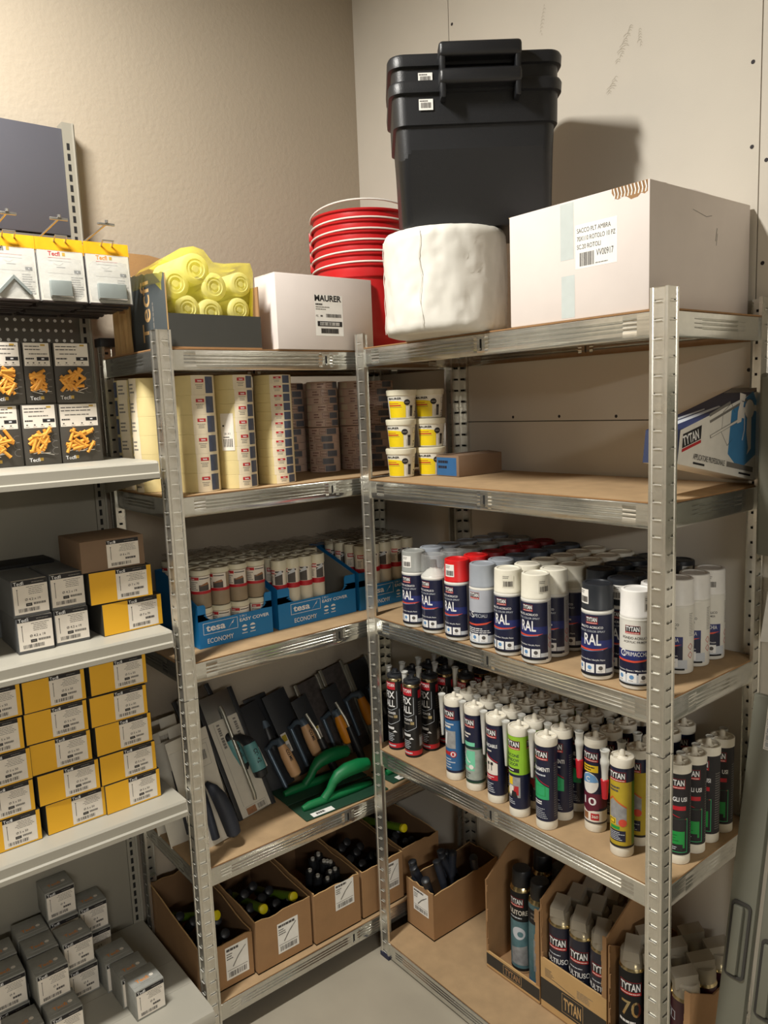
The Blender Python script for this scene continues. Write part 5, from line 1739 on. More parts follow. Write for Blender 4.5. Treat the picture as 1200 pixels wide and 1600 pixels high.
# ================================================================== right rack, second shelf
t1 = zR[1]
def tub():
    t = thing('filler_tub', '', 'tub', (0, 0, 0))
    H, r0, r1 = 0.0775, 0.0335, 0.0385
    mb = MB()
    mb.lathe([(0.001, 0.002), (r0 - 0.004, 0.002), (r0 - 0.002, 0.0), (r0, 0.002), (r1, H - 0.016), (r1 - 0.002, H - 0.014)], 'white_plastic', 40)
    d = Decal()
    d.rect(-0.048, 0.004, 0.000, 0.040, 'tub_yellow', 1)
    d.poly([(-0.048, 0.040), (0.0, 0.040), (-0.006, 0.046), (-0.020, 0.048), (-0.048, 0.049)], 'tub_yellow', 1)
    d.text('MAURER', -0.046, 0.0515, 0.0058, 'ink', 2, w=0.036, bold=0.08)
    d.rect(-0.048, 0.0405, -0.018, 0.0420, 'logo_red', 2); d.rect(-0.048, 0.0345, -0.012, 0.0375, 'logo_red', 2); d.rect(-0.048, 0.0312, -0.010, 0.0322, 'ink_mid', 2)
    d.disc(0.0035, 0.0440, 0.0080, 'ink', 2); d.rect(-0.002, 0.0425, 0.009, 0.0455, 'ink_soft', 3)
    d.rect(0.0110, 0.007, 0.0195, 0.0360, 'ink_soft', 2); d.bars(0.0112, 0.0075, 0.0193, 0.0350, 'ink_mid', 3, 4); d.rect(0.0117, 0.0295, 0.0190, 0.0340, 'ink', 4)
    d.rect(0.0078, 0.006, 0.0084, 0.024, 'ink_soft', 2)
    d.ring(0.027, 0.040, 0.037, 0.054, 0.0008, 'ink_soft', 2); d.rect(0.030, 0.016, 0.035, 0.020, 'ink_mid', 2); d.greek(0.026, 0.006, 0.040, 0.014, 2, 'ink_soft', 2, 6)
    mb.decal(d, cylmap(r0, 0, -PI / 2, r1, H - 0.016), True)
    mb.build('tub_body', t)
    mb = MB()
    mb.lathe([(r1 - 0.001, H - 0.016), (r1 + 0.0022, H - 0.015), (r1 + 0.0036, H - 0.004), (r1 + 0.0030, H - 0.0010), (r1 + 0.001, H), (r1 - 0.002, H), (r1 - 0.003, H - 0.0025), (0.001, H - 0.0025)], 'cream_plastic', 40)
    mb.build('lid', t)
    return t
tb = Kind(tub(), 'yellow and white filler tubs in two stacks')
offs = [((0.5000, -0.283), [10, 8, 16], 'left'), ((0.5350, -0.205), [18, 24, 14], 'right')]
for (x, y), az, nm in offs:
    for k in range(3):
        xx = x + [(0, 0.002, 0.006), (0, 0.001, -0.002)][nm == 'right'][k]; 
        tb.place((xx, y + [0, 0.002, 0.004][k] * (nm == 'left'), t1 + 0.0006 + k * 0.0783), front_az(xx, y, az[k]),
                 'white and yellow filler tub, %s of the %s stack' % (['bottom', 'middle', 'top'][k], nm))
# small brown carton
t = thing('cardboard_box', 'small brown carton with blue end beside the filler tubs', 'box', (0.618, -0.140, t1 + 0.0006), R(-2))
mb = MB(); mb.rbox(-0.045, -0.080, 0, 0.045, 0.080, 0.056, 'brown_box', 0.0015)
mb.build('carton', t)
mb = MB(); d = Decal(); d.rect(-0.042, 0.002, 0.036, 0.050, 'teal_blue', 1); d.greek(-0.036, 0.018, 0.020, 0.046, 2, 'foam_dark', 2, 3, 0.5)
mb.decal(d, planemap((0, -0.080, 0), (1, 0, 0), (0, 0, 1))); mb.build('blue_label', t)
mb = MB(); mb.add([(-0.044, -0.079, 0.056), (-0.044, 0.079, 0.056), (-0.002, 0.075, 0.0615), (-0.001, -0.079, 0.0585)], [(0, 1, 2, 3)], 'brown_box')
mb.add([(0.044, -0.079, 0.056), (0.044, 0.079, 0.056), (0.000, 0.075, 0.0600), (0.001, -0.079, 0.0570)], [(0, 1, 2, 3)], 'brown_box'); mb.build('lid_flap', t)

# wedge-shaped applicator gun carton resting aslant
A = Vector((1.3505, -0.012, t1 + 0.006))       # heel, rear bottom
B = Vector((1.3500, -0.335, t1 + 0.068))       # raised nose, front bottom
axl = (B - A); L = axl.length; ex = -axl.normalized()            # local +x runs from nose to heel
ez = Vector((0, 0, 1)); ey = ez.cross(ex).normalized(); ez = ex.cross(ey).normalized()
t = thing('applicator_gun_box', 'white and navy wedge carton with foam gun picture, propped on the right end', 'box')
Mx = Matrix((ex, ey, ez)).transposed().to_4x4(); Mx.translation = B
t.matrix_world = Mx
hN, hH, th = 0.062, 0.212, 0.072
# the face seen from the aisle end is local -y
mb = MB()
pts = [(0, 0), (L, 0), (L + 0.012, hH), (-0.002, hN)]
vs = [(a, 0, b) for a, b in pts] + [(a, th, b) for a, b in pts]
mb.add(vs, [(0, 1, 2, 3), (7, 6, 5, 4), (0, 4, 5, 1), (1, 5, 6, 2), (2, 6, 7, 3), (3, 7, 4, 0)], ['offwhite', 'offwhite', 'offwhite', 'offwhite', 'box_navy', 'box_navy'])
d = Decal()
def sl(x, f):      # point at height fraction f between lower and upper edge
    return (x, f * (hN + (hH - hN) * x / L))
ang = math.atan2(hH - hN, L)
hx = 0.224
hexa = [(hx + 0.010, 0.014), (hx + 0.072, 0.054), (hx + 0.082, 0.132), (hx + 0.030, 0.178), (hx - 0.048, 0.126), (hx - 0.044, 0.040)]
d.poly(hexa, 'box_blue', 1)
d.line([(hx - 0.050, 0.056), (hx - 0.078, 0.078), (hx - 0.080, 0.118), (hx - 0.052, 0.140), (hx - 0.034, 0.124)], 0.0012, 'ink_mid', 1)
d.line([(hx - 0.050, 0.056), (hx - 0.032, 0.072)], 0.0012, 'ink_mid', 1)
d.line([(0.105, 0.064), (hx - 0.020, 0.110)], 0.0062, 'ink_soft', 2); d.line([(0.107, 0.065), (hx - 0.020, 0.110)], 0.0042, 'offwhite', 3)
d.poly([(hx - 0.022, 0.104), (hx - 0.006, 0.110), (hx - 0.004, 0.150), (hx - 0.018, 0.150), (hx - 0.024, 0.128)], 'paper', 4)
d.poly([(hx - 0.022, 0.152), (hx - 0.002, 0.152), (hx + 0.001, 0.166), (hx - 0.024, 0.166)], 'paper', 4)
d.disc(hx + 0.022, 0.140, 0.021, 'ink_soft', 3); d.disc(hx + 0.022, 0.140, 0.0195, 'paper', 4); d.disc(hx + 0.022, 0.140, 0.012, 'offwhite', 5)
d.rect(hx - 0.006, 0.118, hx + 0.004, 0.140, 'paper', 4)
d.poly([(hx + 0.016, 0.124), (hx + 0.034, 0.124), (hx + 0.046, 0.062), (hx + 0.032, 0.048), (hx + 0.034, 0.062), (hx + 0.020, 0.092)], 'paper', 4)
d.line([(hx + 0.004, 0.126), (hx + 0.010, 0.096), (hx + 0.006, 0.074)], 0.004, 'icon_grey', 5)
d.rect(hx + 0.040, 0.140, hx + 0.056, 0.152, 'paper', 4)
d.line([(0.094, 0.104), (0.168, 0.141)], 0.0058, 'ink_soft', 2)
d.line([(0.098, 0.092), (0.205, 0.144), (0.232, 0.158)], 0.0050, 'ink_soft', 2)
d.text('APPLICATORE PROFESSIONALE', 0.052, 0.0150, 0.0110, 'ink_mid', 2, w=0.120, bold=0.03)
d.rect(0.180, 0.0150, 0.290, 0.0255, 'ink_soft', 2)
d.rect(0.054, 0.006, 0.096, 0.0100, 'ink', 2); d.rect(0.232, 0.006, 0.282, 0.0100, 'ink', 2)
tx = 0.004
d.poly([(tx + 0.006, 0.030), (tx + 0.068, 0.056), (tx + 0.066, 0.082), (tx + 0.004, 0.056)], 'ink', 2)
d.text('TYTAN', tx + 0.010, 0.0345, 0.0185, 'white_ink', 3, rot=R(22.5), w=0.056, bold=0.06)
d.poly([(tx + 0.006, 0.0225), (tx + 0.070, 0.0490), (tx + 0.069, 0.0545), (tx + 0.006, 0.0285)], 'logo_red', 2)
mb.decal(d, planemap((0, 0, 0), (1, 0, 0), (0, 0, 1)))
# sloping navy top with pale stripes
d = Decal(); LT = math.hypot(L, hH - hN)
d.rect(LT * 0.80, 0.004, LT * 0.99, th - 0.004, 'photo_grey', 1)
d.poly([(0.04, 0.030), (0.17, 0.012), (0.18, 0.020), (0.06, 0.046)], 'icon_grey', 1); d.poly([(0.02, 0.060), (0.15, 0.034), (0.16, 0.040), (0.04, 0.070)], 'icon_grey', 1)
T0 = Vector((-0.002, 0, hN)); T1 = Vector((L + 0.012, 0, hH)); S_ = (T1 - T0).normalized()
mb.decal(d, planemap(T0, S_, Vector((0, 1, 0))))
mb.build('carton', t)

# ================================================================== right rack, third shelf: spray cans
t2 = zR[2]
def logo(d, x, y, w, h, l=2, bg='ink'):
    """white lettering in a dark box with a red bar below"""
    d.rect(x - w * 0.06, y - h * 0.42, x + w * 1.06, y + h * 1.16, 'logo_red', l)
    d.rect(x - w * 0.04, y - h * 0.02, x + w * 1.04, y + h * 1.12, bg, l + 1)
    d.text('TYTAN', x, y + h * 0.08, h * 0.94, 'white_ink', l + 2, w=w, bold=0.06)
    d.greek(x, y - h * 0.34, x + w, y - h * 0.1, 1, 'paper', l + 1, 2, 0.4)
def can_decal(kind):
    d = Decal()
    B0, B1 = 0.010, 0.137
    if kind == 'ral':
        d.rect(-0.040, B0, 0.046, B1, 'navy_label', 1)
        d.rect(-0.040, 0.066, 0.046, 0.084, 'blue_glow', 2)
        logo(d, -0.012, 0.122, 0.022, 0.0095)
        d.text('SMALTO ACRILICO', -0.030, 0.1085, 0.0048, 'white_ink', 3, w=0.052, bold=0.03)
        d.text('ACRYLIC COLOR SPRAY', -0.034, 0.1005, 0.0042, 'icon_grey', 3, w=0.060, bold=0.01)
        d.text('RAL', -0.018, 0.0735, 0.0235, 'white_ink', 3, w=0.036, bold=0.035)
        sw = [(-0.040, 0.066), (-0.02, 0.070), (0.01, 0.0665), (0.040, 0.0695)]
        sb_ = [(0.040, 0.0685), (0.01, 0.0615), (-0.02, 0.0630), (-0.040, 0.0590)]
        d.poly([(-0.040, 0.0655), (-0.026, 0.0665), (-0.026, 0.0620), (-0.040, 0.0600)], 'swoosh', 3)
        d.poly([(-0.026, 0.0665), (0.0, 0.0655), (0.0, 0.0615), (-0.026, 0.0620)], 'swoosh', 3)
        d.poly([(0.0, 0.0655), (0.034, 0.0685), (0.020, 0.0635), (0.0, 0.0615)], 'swoosh', 3)
        d.line([(-0.040, 0.0595), (-0.01, 0.0605), (0.022, 0.0640)], 0.0012, 'sky_label', 3)
        d.text('Vernice Acrilica / Acrylic Paint', -0.036, 0.0400, 0.0045, 'white_ink', 3, w=0.062, bold=0.02)
        base = 0.0155
    elif kind == 'special':
        d.rect(-0.040, B0, 0.046, 0.137, 'can_silver', 1)
        d.rect(-0.040, B0, 0.046, 0.086, 'navy_label', 2)
        logo(d, -0.017, 0.122, 0.024, 0.0100)
        d.text('SMALTI', -0.036, 0.0740, 0.0070, 'icon_grey', 3, w=0.018, bold=0.0)
        d.text('S', -0.014, 0.0725, 0.0150, 'white_ink', 3, bold=0.0)
        d.text('PECIALI', -0.004, 0.0745, 0.0080, 'icon_grey', 3, w=0.030, bold=0.0)
        d.rect(-0.040, 0.060, 0.046, 0.072, 'blue_glow', 2)
        d.poly([(-0.040, 0.0575), (0.0, 0.0585), (0.0, 0.0545), (-0.040, 0.0540)], 'swoosh', 3)
        d.poly([(0.0, 0.0585), (0.040, 0.0650), (0.024, 0.0580), (0.0, 0.0545)], 'swoosh', 3)
        d.greek(-0.036, 0.036, 0.036, 0.050, 3, 'white_ink', 3, 4, 0.4)
        base = 0.0155
    else:   # primer
        d.rect(-0.040, B0, 0.046, 0.137, 'can_white', 1)
        d.rect(-0.040, B0, 0.036, 0.0800, 'navy_label', 2)
        d.rect(-0.040, 0.0600, 0.036, 0.0800, 'blue_glow', 3)
        logo(d, -0.017, 0.1180, 0.026, 0.0105)
        d.text('FONDO ACRILICO', -0.024, 0.1030, 0.0052, 'ink_mid', 3, w=0.052, bold=0.03)
        d.text('ACRYLIC PRIMER', -0.022, 0.0955, 0.0042, 'ink_mid', 3, w=0.046, bold=0.01)
        d.text('C', -0.030, 0.0665, 0.0140, 'white_ink', 4)
        d.text('OPRIMACCHIA', -0.022, 0.0690, 0.0085, 'white_ink', 4, w=0.050, bold=0.0)
        d.poly([(-0.040, 0.0610), (0.0, 0.0600), (0.0, 0.0560), (-0.040, 0.0570)], 'swoosh', 4)
        d.poly([(0.0, 0.0600), (0.034, 0.0640), (0.020, 0.0590), (0.0, 0.0560)], 'swoosh', 4)
        d.text('Vernice Opaca / Matt Finish', -0.036, 0.0370, 0.0042, 'white_ink', 4, w=0.062, bold=0.02)
        base = 0.0155
    d.rect(-0.040, B0 + 0.0005, 0.046, base + 0.0165 - 0.001, 'icon_grey' if kind != 'ral' else 'navy_label', 3)
    for x in (-0.036, -0.014, 0.008):
        d.rect(x, base, x + 0.0185, base + 0.0185, 'white_ink', 4)
        d.disc(x + 0.009, base + 0.0105, 0.0045, 'icon_blue' if x < 0 else 'ink_mid', 5, 10, 1.0)
        d.greek(x + 0.003, base + 0.002, x + 0.016, base + 0.0045, 1, 'ink_soft', 5, 3)
    d.rect(0.0275, base, 0.046, base + 0.009, 'icon_grey', 4)
    d.rect(-0.040, B0 - 0.001, 0.040, B0 + 0.0028, 'slot_black', 5)
    # hazard diamond on the pale strip
    if True:
        x, y = 0.054, 0.058
        d.line([(x, y - 0.007), (x + 0.006, y), (x, y + 0.007), (x - 0.006, y), (x, y - 0.007)], 0.0011, 'logo_red', 1)
        x, y = 0.054, 0.040
        d.line([(x, y - 0.007), (x + 0.006, y), (x, y + 0.007), (x - 0.006, y), (x, y - 0.007)], 0.0011, 'logo_red', 1)
        d.greek(0.050, 0.080, 0.062, 0.130, 14, 'ink_soft', 1, 5, 0.3)
    return d
_cb = {}
def can_body(kind):
    if kind in _cb:
        return _cb[kind]
    r = 0.0325
    mb = MB()
    body = {'ral': 'can_strip', 'special': 'can_silver', 'primer': 'can_white'}[kind]
    mb.lathe([(0.001, 0.003), (r - 0.006, 0.002), (r - 0.003, 0.0), (r - 0.0008, 0.0015), (r, 0.005), (r, 0.009)], 'can_white', 40)
    mb.lathe([(r, 0.009), (r, 0.139)], body, 40)
    mb.lathe([(r, 0.139), (r + 0.0004, 0.1405), (r, 0.142), (r - 0.001, 0.1450), (r - 0.004, 0.1480), (0.012, 0.160), (0.006, 0.162), (0.001, 0.162)], 'can_white', 40)
    mb.decal(can_decal(kind), cylmap(r), True)
    _cb[kind] = mb.mesh('can_body')
    return _cb[kind]
_cc = {}
def can_cap(colr, sticker):
    k = (colr, sticker)
    if k in _cc:
        return _cc[k]
    r = 0.0322; z = 0.1452; H = 0.0535
    mb = MB()
    mb.lathe([(r - 0.0016, z), (r, z), (r, z + 0.004), (r - 0.0004, z + 0.0046), (r - 0.0012, z + H - 0.006), (r - 0.0018, z + H - 0.0015), (r - 0.004, z + H), (r - 0.0075, z + H - 0.0002), (r - 0.0085, z + H - 0.0022), (0.004, z + H - 0.0030), (0.0, z + H - 0.0030)], colr, 40)
    if sticker is not None:
        d = Decal()
        x = sticker
        d.rect(x - 0.012, z + 0.013, x + 0.014, z + 0.043, 'paper_white' if colr not in ('cap_white', 'cap_bright') else colr, 1)
        d.greek(x - 0.010, z + 0.034, x + 0.010, z + 0.041, 2, 'ink_mid', 2, 3, 0.35)
        d.bars(x - 0.009, z + 0.016, x + 0.012, z + 0.028, 'ink_mid', 2, 5)
        mb.decal(d, cylmap(r - 0.0006), True)
    _cc[k] = mb.mesh('cap')
    return _cc[k]
GRP = 'spray paint cans in rows on the third shelf'
def can(kind, colr, sticker, x, y, az, lab):
    t = thing('spray_can', lab, 'spray can', (x, y, t2 + 0.0006), az, GRP)
    b = bpy.data.objects.new('can_body', can_body(kind)); COL.objects.link(b); b.parent = t
    if colr == 'cap_clear':
        # transparent cap: collar, valve and grey button show through
        mb = MB()
        mb.lathe([(0.0262, 0.1440), (0.026, 0.150), (0.018, 0.158), (0.010, 0.162), (0.0098, 0.165)], 'can_white', 32)
        mb.lathe([(0.0098, 0.165), (0.0088, 0.167), (0.0075, 0.183), (0.0, 0.184)], 'ink_mid', 20)
        mb.build('nozzle', t)
    c = bpy.data.objects.new('cap', can_cap(colr, sticker)); COL.objects.link(c); c.parent = t
    return t
rg = random.Random(77)
YS = [-0.356, -0.293, -0.229, -0.162, -0.096, -0.037]
AZ = 10
cols = [
    (0.622, 'ral', 'cap_frost', 'ral', 'frosted grey cap, leftmost column', [0, None, None, None, None, None]),
    (0.700, 'ral', 'cap_clear', 'ral', 'clear cap, second column', [None] * 6),
    (0.785, 'ral', 'cap_red', 'ral', 'red cap, red column', [0, None, None, None, None, None]),
    (0.868, 'special', 'cap_grey', 'ral', 'grey cap, grey column', [None] * 6),
    (0.950, 'ral', 'cap_white', 'ral', 'cream cap, left cream column', [0.014, None, None, None, None, None]),
    (1.029, 'ral', 'cap_white', 'ral', 'cream cap, right cream column', [0.036, None, None, None, None, None]),
    (1.107, 'ral', 'cap_black', 'ral', 'black cap, left black column', [None] * 6),
    (1.186, 'ral', 'cap_black', 'ral', 'black cap, right black column', [-0.022, 0.004, None, None, None, 0.02]),
    (1.270, 'primer', 'cap_bright', 'primer', 'bright white cap, rightmost column', [0.030, None, None, None, 0.012, -0.004])]
CAPN = {'cap_frost': 'frosted grey', 'cap_clear': 'clear', 'cap_red': 'bright red', 'cap_dark_red': 'dark red', 'cap_grey': 'light grey', 'cap_slate': 'slate grey', 'cap_white': 'cream', 'cap_black': 'black', 'cap_bright': 'bright white'}
rowname = ['front', 'second', 'third', 'fourth', 'fifth', 'rear']
for ci, (x, k0, capc, k1, desc, stk) in enumerate(cols):
    for j, y in enumerate(YS):
        if ci == 6 and j < 2:
            continue
        yy = y + rg.uniform(-0.0015, 0.0015); xx = x + rg.uniform(-0.0015, 0.0015)
        if ci == 7 and j == 0:
            xx, yy = 1.181, -0.343
        if ci == 7 and j == 1:
            xx, yy = 1.195, -0.276
        if ci == 8:
            yy = [-0.336, -0.266, -0.200, -0.136, -0.072, None][j]
            xx = 1.268 if j < 2 else 1.276
            if yy is None:
                continue
        cc = capc; kk = k0 if j == 0 else (k1 if ci != 3 else 'ral')
        if capc == 'cap_clear' and j >= 2:
            cc = 'cap_frost'
        if capc == 'cap_red' and j >= 2:
            cc = 'cap_dark_red'
        if capc == 'cap_grey' and j >= 2:
            cc = 'cap_slate'
        if capc == 'cap_frost' and j >= 1:
            cc = 'cap_grey'
        az = R(AZ + rg.uniform(-5, 5)) if j == 0 else R(AZ + rg.uniform(-16, 16))
        if ci == 8 and j >= 2:
            az = R([0, 0, -14, -8, 8, 30][j])
        if ci == 0 and j == 0:
            az = R(10)
        if ci == 7 and j == 0:
            az = R(16)
        if ci == 8 and j == 0:
            az = R(26)
        can(kk, cc, stk[j], xx, yy, az, 'spray can with %s cap, %s column from the left, %s row' % (CAPN[cc], ORD[ci + 1], rowname[j]))

# ================================================================== right rack, fourth shelf: cartridges
t3 = zR[3]
CRAD = 0.0240
def cart_decal(k):
    d = Decal(); A, Z = 0.020, 0.196
    F = 0.060
    def frame(bg, lay=1):
        d.rect(-0.050, A, 0.062, Z, bg, lay)
    def lg(y=0.170, x=-0.020, bg='ink'):
        logo(d, x, y, 0.034, 0.0135, 2, bg)
    if k == 'blue':
        frame('teal_blue'); d.rect(-0.050, 0.160, 0.062, Z, 'navy_label', 1.5); lg()
        d.rect(-0.018, 0.148, 0.014, 0.152, 'icon_grey', 2); d.greek(-0.018, 0.138, 0.016, 0.146, 1, 'paper', 2, 3, 0.7)
        d.rect(-0.022, 0.085, 0.018, 0.132, 'photo_grey', 2); d.poly([(-0.016, 0.095), (-0.008, 0.093), (-0.004, 0.126), (-0.010, 0.128)], 'white_ink', 3)
        d.rect(-0.022, 0.066, 0.010, 0.076, 'logo_red', 2); d.disc(0.011, 0.070, 0.009, 'logo_red', 3); d.disc(0.011, 0.070, 0.0065, 'white_ink', 4); d.rect(0.008, 0.066, 0.014, 0.074, 'logo_red', 5)
        d.greek(-0.020, 0.030, 0.016, 0.060, 4, 'icon_grey', 2, 8); d.rect(-0.050, A, 0.062, A + 0.006, 'navy_label', 2)
    elif k == 'mint':
        frame('navy_label'); lg(); d.greek(-0.018, 0.136, 0.010, 0.152, 2, 'paper', 2, 5, 0.5)
        d.rect(-0.022, 0.116, 0.016, 0.126, 'mint', 2); d.rect(-0.050, 0.108, 0.062, 0.113, 'green_dark', 2)
        d.rect(-0.050, 0.028, 0.062, 0.108, 'grey_label', 2); d.poly([(-0.022, 0.066), (-0.006, 0.104), (0.016, 0.104), (0.016, 0.062)], 'mint', 3)
        d.line([(-0.018, 0.096), (-0.002, 0.076), (0.004, 0.074)], 0.003, 'white_ink', 4); d.disc(0.006, 0.062, 0.006, 'paper_white', 4)
        d.rect(-0.022, 0.052, 0.014, 0.058, 'mint', 3); d.greek(-0.020, 0.032, 0.008, 0.048, 3, 'ink_mid', 3, 5, 0.5); d.rect(-0.050, A, 0.062, A + 0.006, 'green_dark', 3)
    elif k == 'paintable':
        frame('navy_label'); lg(); d.text('VERNICIABILE', -0.026, 0.140, 0.0085, 'white_ink', 2, w=0.044, bold=0.05); d.greek(-0.012, 0.128, 0.010, 0.134, 1, 'paper', 2, 3, 0.6)
        d.poly([(-0.022, 0.114), (-0.016, 0.118), (0.018, 0.100), (0.018, 0.072), (-0.022, 0.072)], 'paper', 2); d.line([(-0.022, 0.116), (-0.014, 0.121), (0.018, 0.104)], 0.002, 'logo_red', 3)
        for x in (-0.008, 0.002):
            d.rect(x, 0.082, x + 0.002, 0.100, 'ink', 3); d.rect(x - 0.002, 0.096, x + 0.005, 0.103, 'ink', 3)
        d.rect(-0.022, 0.058, 0.018, 0.071, 'red_label', 2); d.greek(-0.018, 0.060, 0.014, 0.069, 2, 'white_ink', 3, 5, 0.4)
        d.greek(-0.020, 0.026, 0.014, 0.052, 5, 'icon_grey', 2, 9)
    elif k == 'lime':
        frame('navy_label'); d.rect(-0.050, 0.104, 0.024, Z, 'lime', 1.4); d.rect(0.024, 0.104, 0.062, Z, 'lime', 1.4); lg()
        d.text('SILICONE', -0.022, 0.146, 0.0075, 'navy_label', 2, w=0.036, bold=0.04); d.text('WINDOW', -0.020, 0.135, 0.0075, 'navy_label', 2, w=0.034, bold=0.04); d.text('DOOR', -0.012, 0.125, 0.0075, 'navy_label', 2, w=0.024, bold=0.04)
        d.rect(-0.022, 0.109, 0.014, 0.119, 'ink', 2); d.greek(-0.018, 0.112, 0.010, 0.116, 1, 'white_ink', 3, 3, 0.6)
        d.rect(-0.024, 0.048, 0.016, 0.098, 'photo_grey', 2); d.rect(-0.014, 0.078, -0.002, 0.097, 'yellow_ink', 3); d.poly([(-0.022, 0.060), (-0.010, 0.076), (0.004, 0.074), (-0.008, 0.052)], 'paper', 3)
        d.rect(0.000, 0.054, 0.012, 0.076, 'logo_red', 3); d.poly([(-0.024, 0.050), (-0.016, 0.050), (-0.016, 0.066), (-0.024, 0.070)], 'yellow_ink', 4); d.poly([(-0.006, 0.048), (0.010, 0.048), (0.006, 0.062), (-0.004, 0.064)], 'ink', 4)
        d.greek(-0.020, 0.030, 0.004, 0.044, 3, 'icon_grey', 2, 4)
        logo(d, 0.034, 0.170, 0.020, 0.0135, 2)
    elif k == 'frames':
        frame('navy_label'); lg(); d.text('SERRAMENTI', -0.027, 0.138, 0.0095, 'white_ink', 2, w=0.046, bold=0.05); d.greek(-0.022, 0.126, 0.014, 0.132, 1, 'icon_grey', 2, 6, 0.6)
        d.poly([(-0.022, 0.114), (-0.016, 0.117), (0.018, 0.100), (0.018, 0.072), (-0.022, 0.072)], 'green_label', 2); d.line([(-0.022, 0.118), (-0.014, 0.121), (0.018, 0.104)], 0.0016, 'logo_red', 3)
        d.ring(-0.018, 0.080, 0.010, 0.104, 0.001, 'green_vivid', 3); d.greek(-0.020, 0.058, 0.004, 0.068, 2, 'white_ink', 2, 6, 0.6); d.greek(-0.020, 0.026, 0.016, 0.052, 6, 'icon_grey', 2, 9, 0.3)
        d.greek(0.030, 0.03, 0.054, 0.16, 24, 'ink_soft', 2, 3, 0.3)
    elif k == 'ten':
        frame('navy_label'); lg(); d.rect(-0.022, 0.140, 0.016, 0.156, 'yellow_ink', 2); d.greek(-0.019, 0.1430, 0.013, 0.154, 2, 'ink', 3, 5, 0.5)
        d.disc(-0.004, 0.114, 0.021, 'paper_white', 2, 24, 1.15); d.poly([(-0.025, 0.112), (0.017, 0.118), (0.010, 0.132), (-0.004, 0.137), (-0.018, 0.131)], 'sky_label', 3); d.text('C', -0.012, 0.117, 0.012, 'paper_white', 4, bold=0.04)
        d.rect(-0.050, 0.056, 0.062, 0.090, 'maroon', 2); d.text('10', -0.018, 0.063, 0.018, 'white_ink', 3, w=0.030, bold=0.03)
        d.rect(-0.050, A + 0.004, 0.062, 0.050, 'paper', 2); d.poly([(-0.024, 0.052), (-0.008, 0.046), (0.018, 0.054), (0.018, 0.060), (-0.024, 0.060)], 'maroon', 3)
        d.rect(-0.020, 0.028, -0.006, 0.044, 'photo_brown', 3); d.rect(0.000, 0.028, 0.018, 0.044, 'logo_red', 3); d.text('360', 0.009, 0.033, 0.007, 'paper', 4, align='C', bold=0.05)
        d.rect(-0.050, A, 0.062, A + 0.003, 'ink_mid', 3)
    elif k == 'gold':
        frame('olive_yellow'); d.rect(-0.050, 0.166, 0.062, Z, 'navy_label', 1.5); lg(0.172); d.greek(-0.020, 0.142, 0.014, 0.156, 2, 'ink_mid', 2, 3, 0.6)
        d.poly([(-0.022, 0.116), (-0.012, 0.126), (0.018, 0.108), (0.018, 0.070), (-0.022, 0.070)], 'photo_grey', 2); d.line([(-0.022, 0.120), (-0.012, 0.130), (0.018, 0.110)], 0.0022, 'swoosh', 3)
        d.disc(0.010, 0.076, 0.0085, 'swoosh', 3); d.rect(-0.022, 0.070, -0.004, 0.084, 'yellow_ink', 3); d.ring(-0.020, 0.072, -0.006, 0.082, 0.0014, 'ink', 4)
        d.rect(-0.018, 0.060, 0.004, 0.067, 'green_vivid', 2); d.rect(-0.022, 0.034, 0.016, 0.058, 'navy_label', 2); d.greek(-0.020, 0.036, 0.014, 0.056, 5, 'icon_grey', 3, 8)
        d.rect(0.030, A + 0.006, 0.062, 0.166, 'tool_green', 2); d.rect(-0.050, A, 0.062, A + 0.005, 'ink', 3)
    elif k == 'multi':
        frame('navy_label'); d.rect(-0.050, A, 0.062, Z, 'ink', 1.2); lg(); d.text('TUTTI GLI USI', -0.036, 0.137, 0.0095, 'white_ink', 2, w=0.056, bold=0.05)
        d.rect(-0.024, 0.118, 0.018, 0.127, 'red_label', 2); d.line([(-0.024, 0.112), (-0.010, 0.108), (0.020, 0.098)], 0.0014, 'red_label', 2)
        d.ring(-0.026, 0.026, 0.022, 0.100, 0.0014, 'green_label', 2); d.rect(-0.026, 0.099, 0.018, 0.103, 'ink', 3); d.rect(-0.025, 0.036, 0.016, 0.072, 'green_vivid', 3); d.rect(-0.020, 0.030, 0.012, 0.044, 'ink', 4); d.greek(-0.016, 0.032, 0.008, 0.040, 2, 'icon_grey', 5, 3)
        d.greek(-0.020, 0.050, 0.010, 0.068, 3, 'green_dark', 5, 3, 0.2); d.greek(0.030, 0.03, 0.054, 0.16, 24, 'ink_soft', 2, 3, 0.3)
    return d
_cm = {}
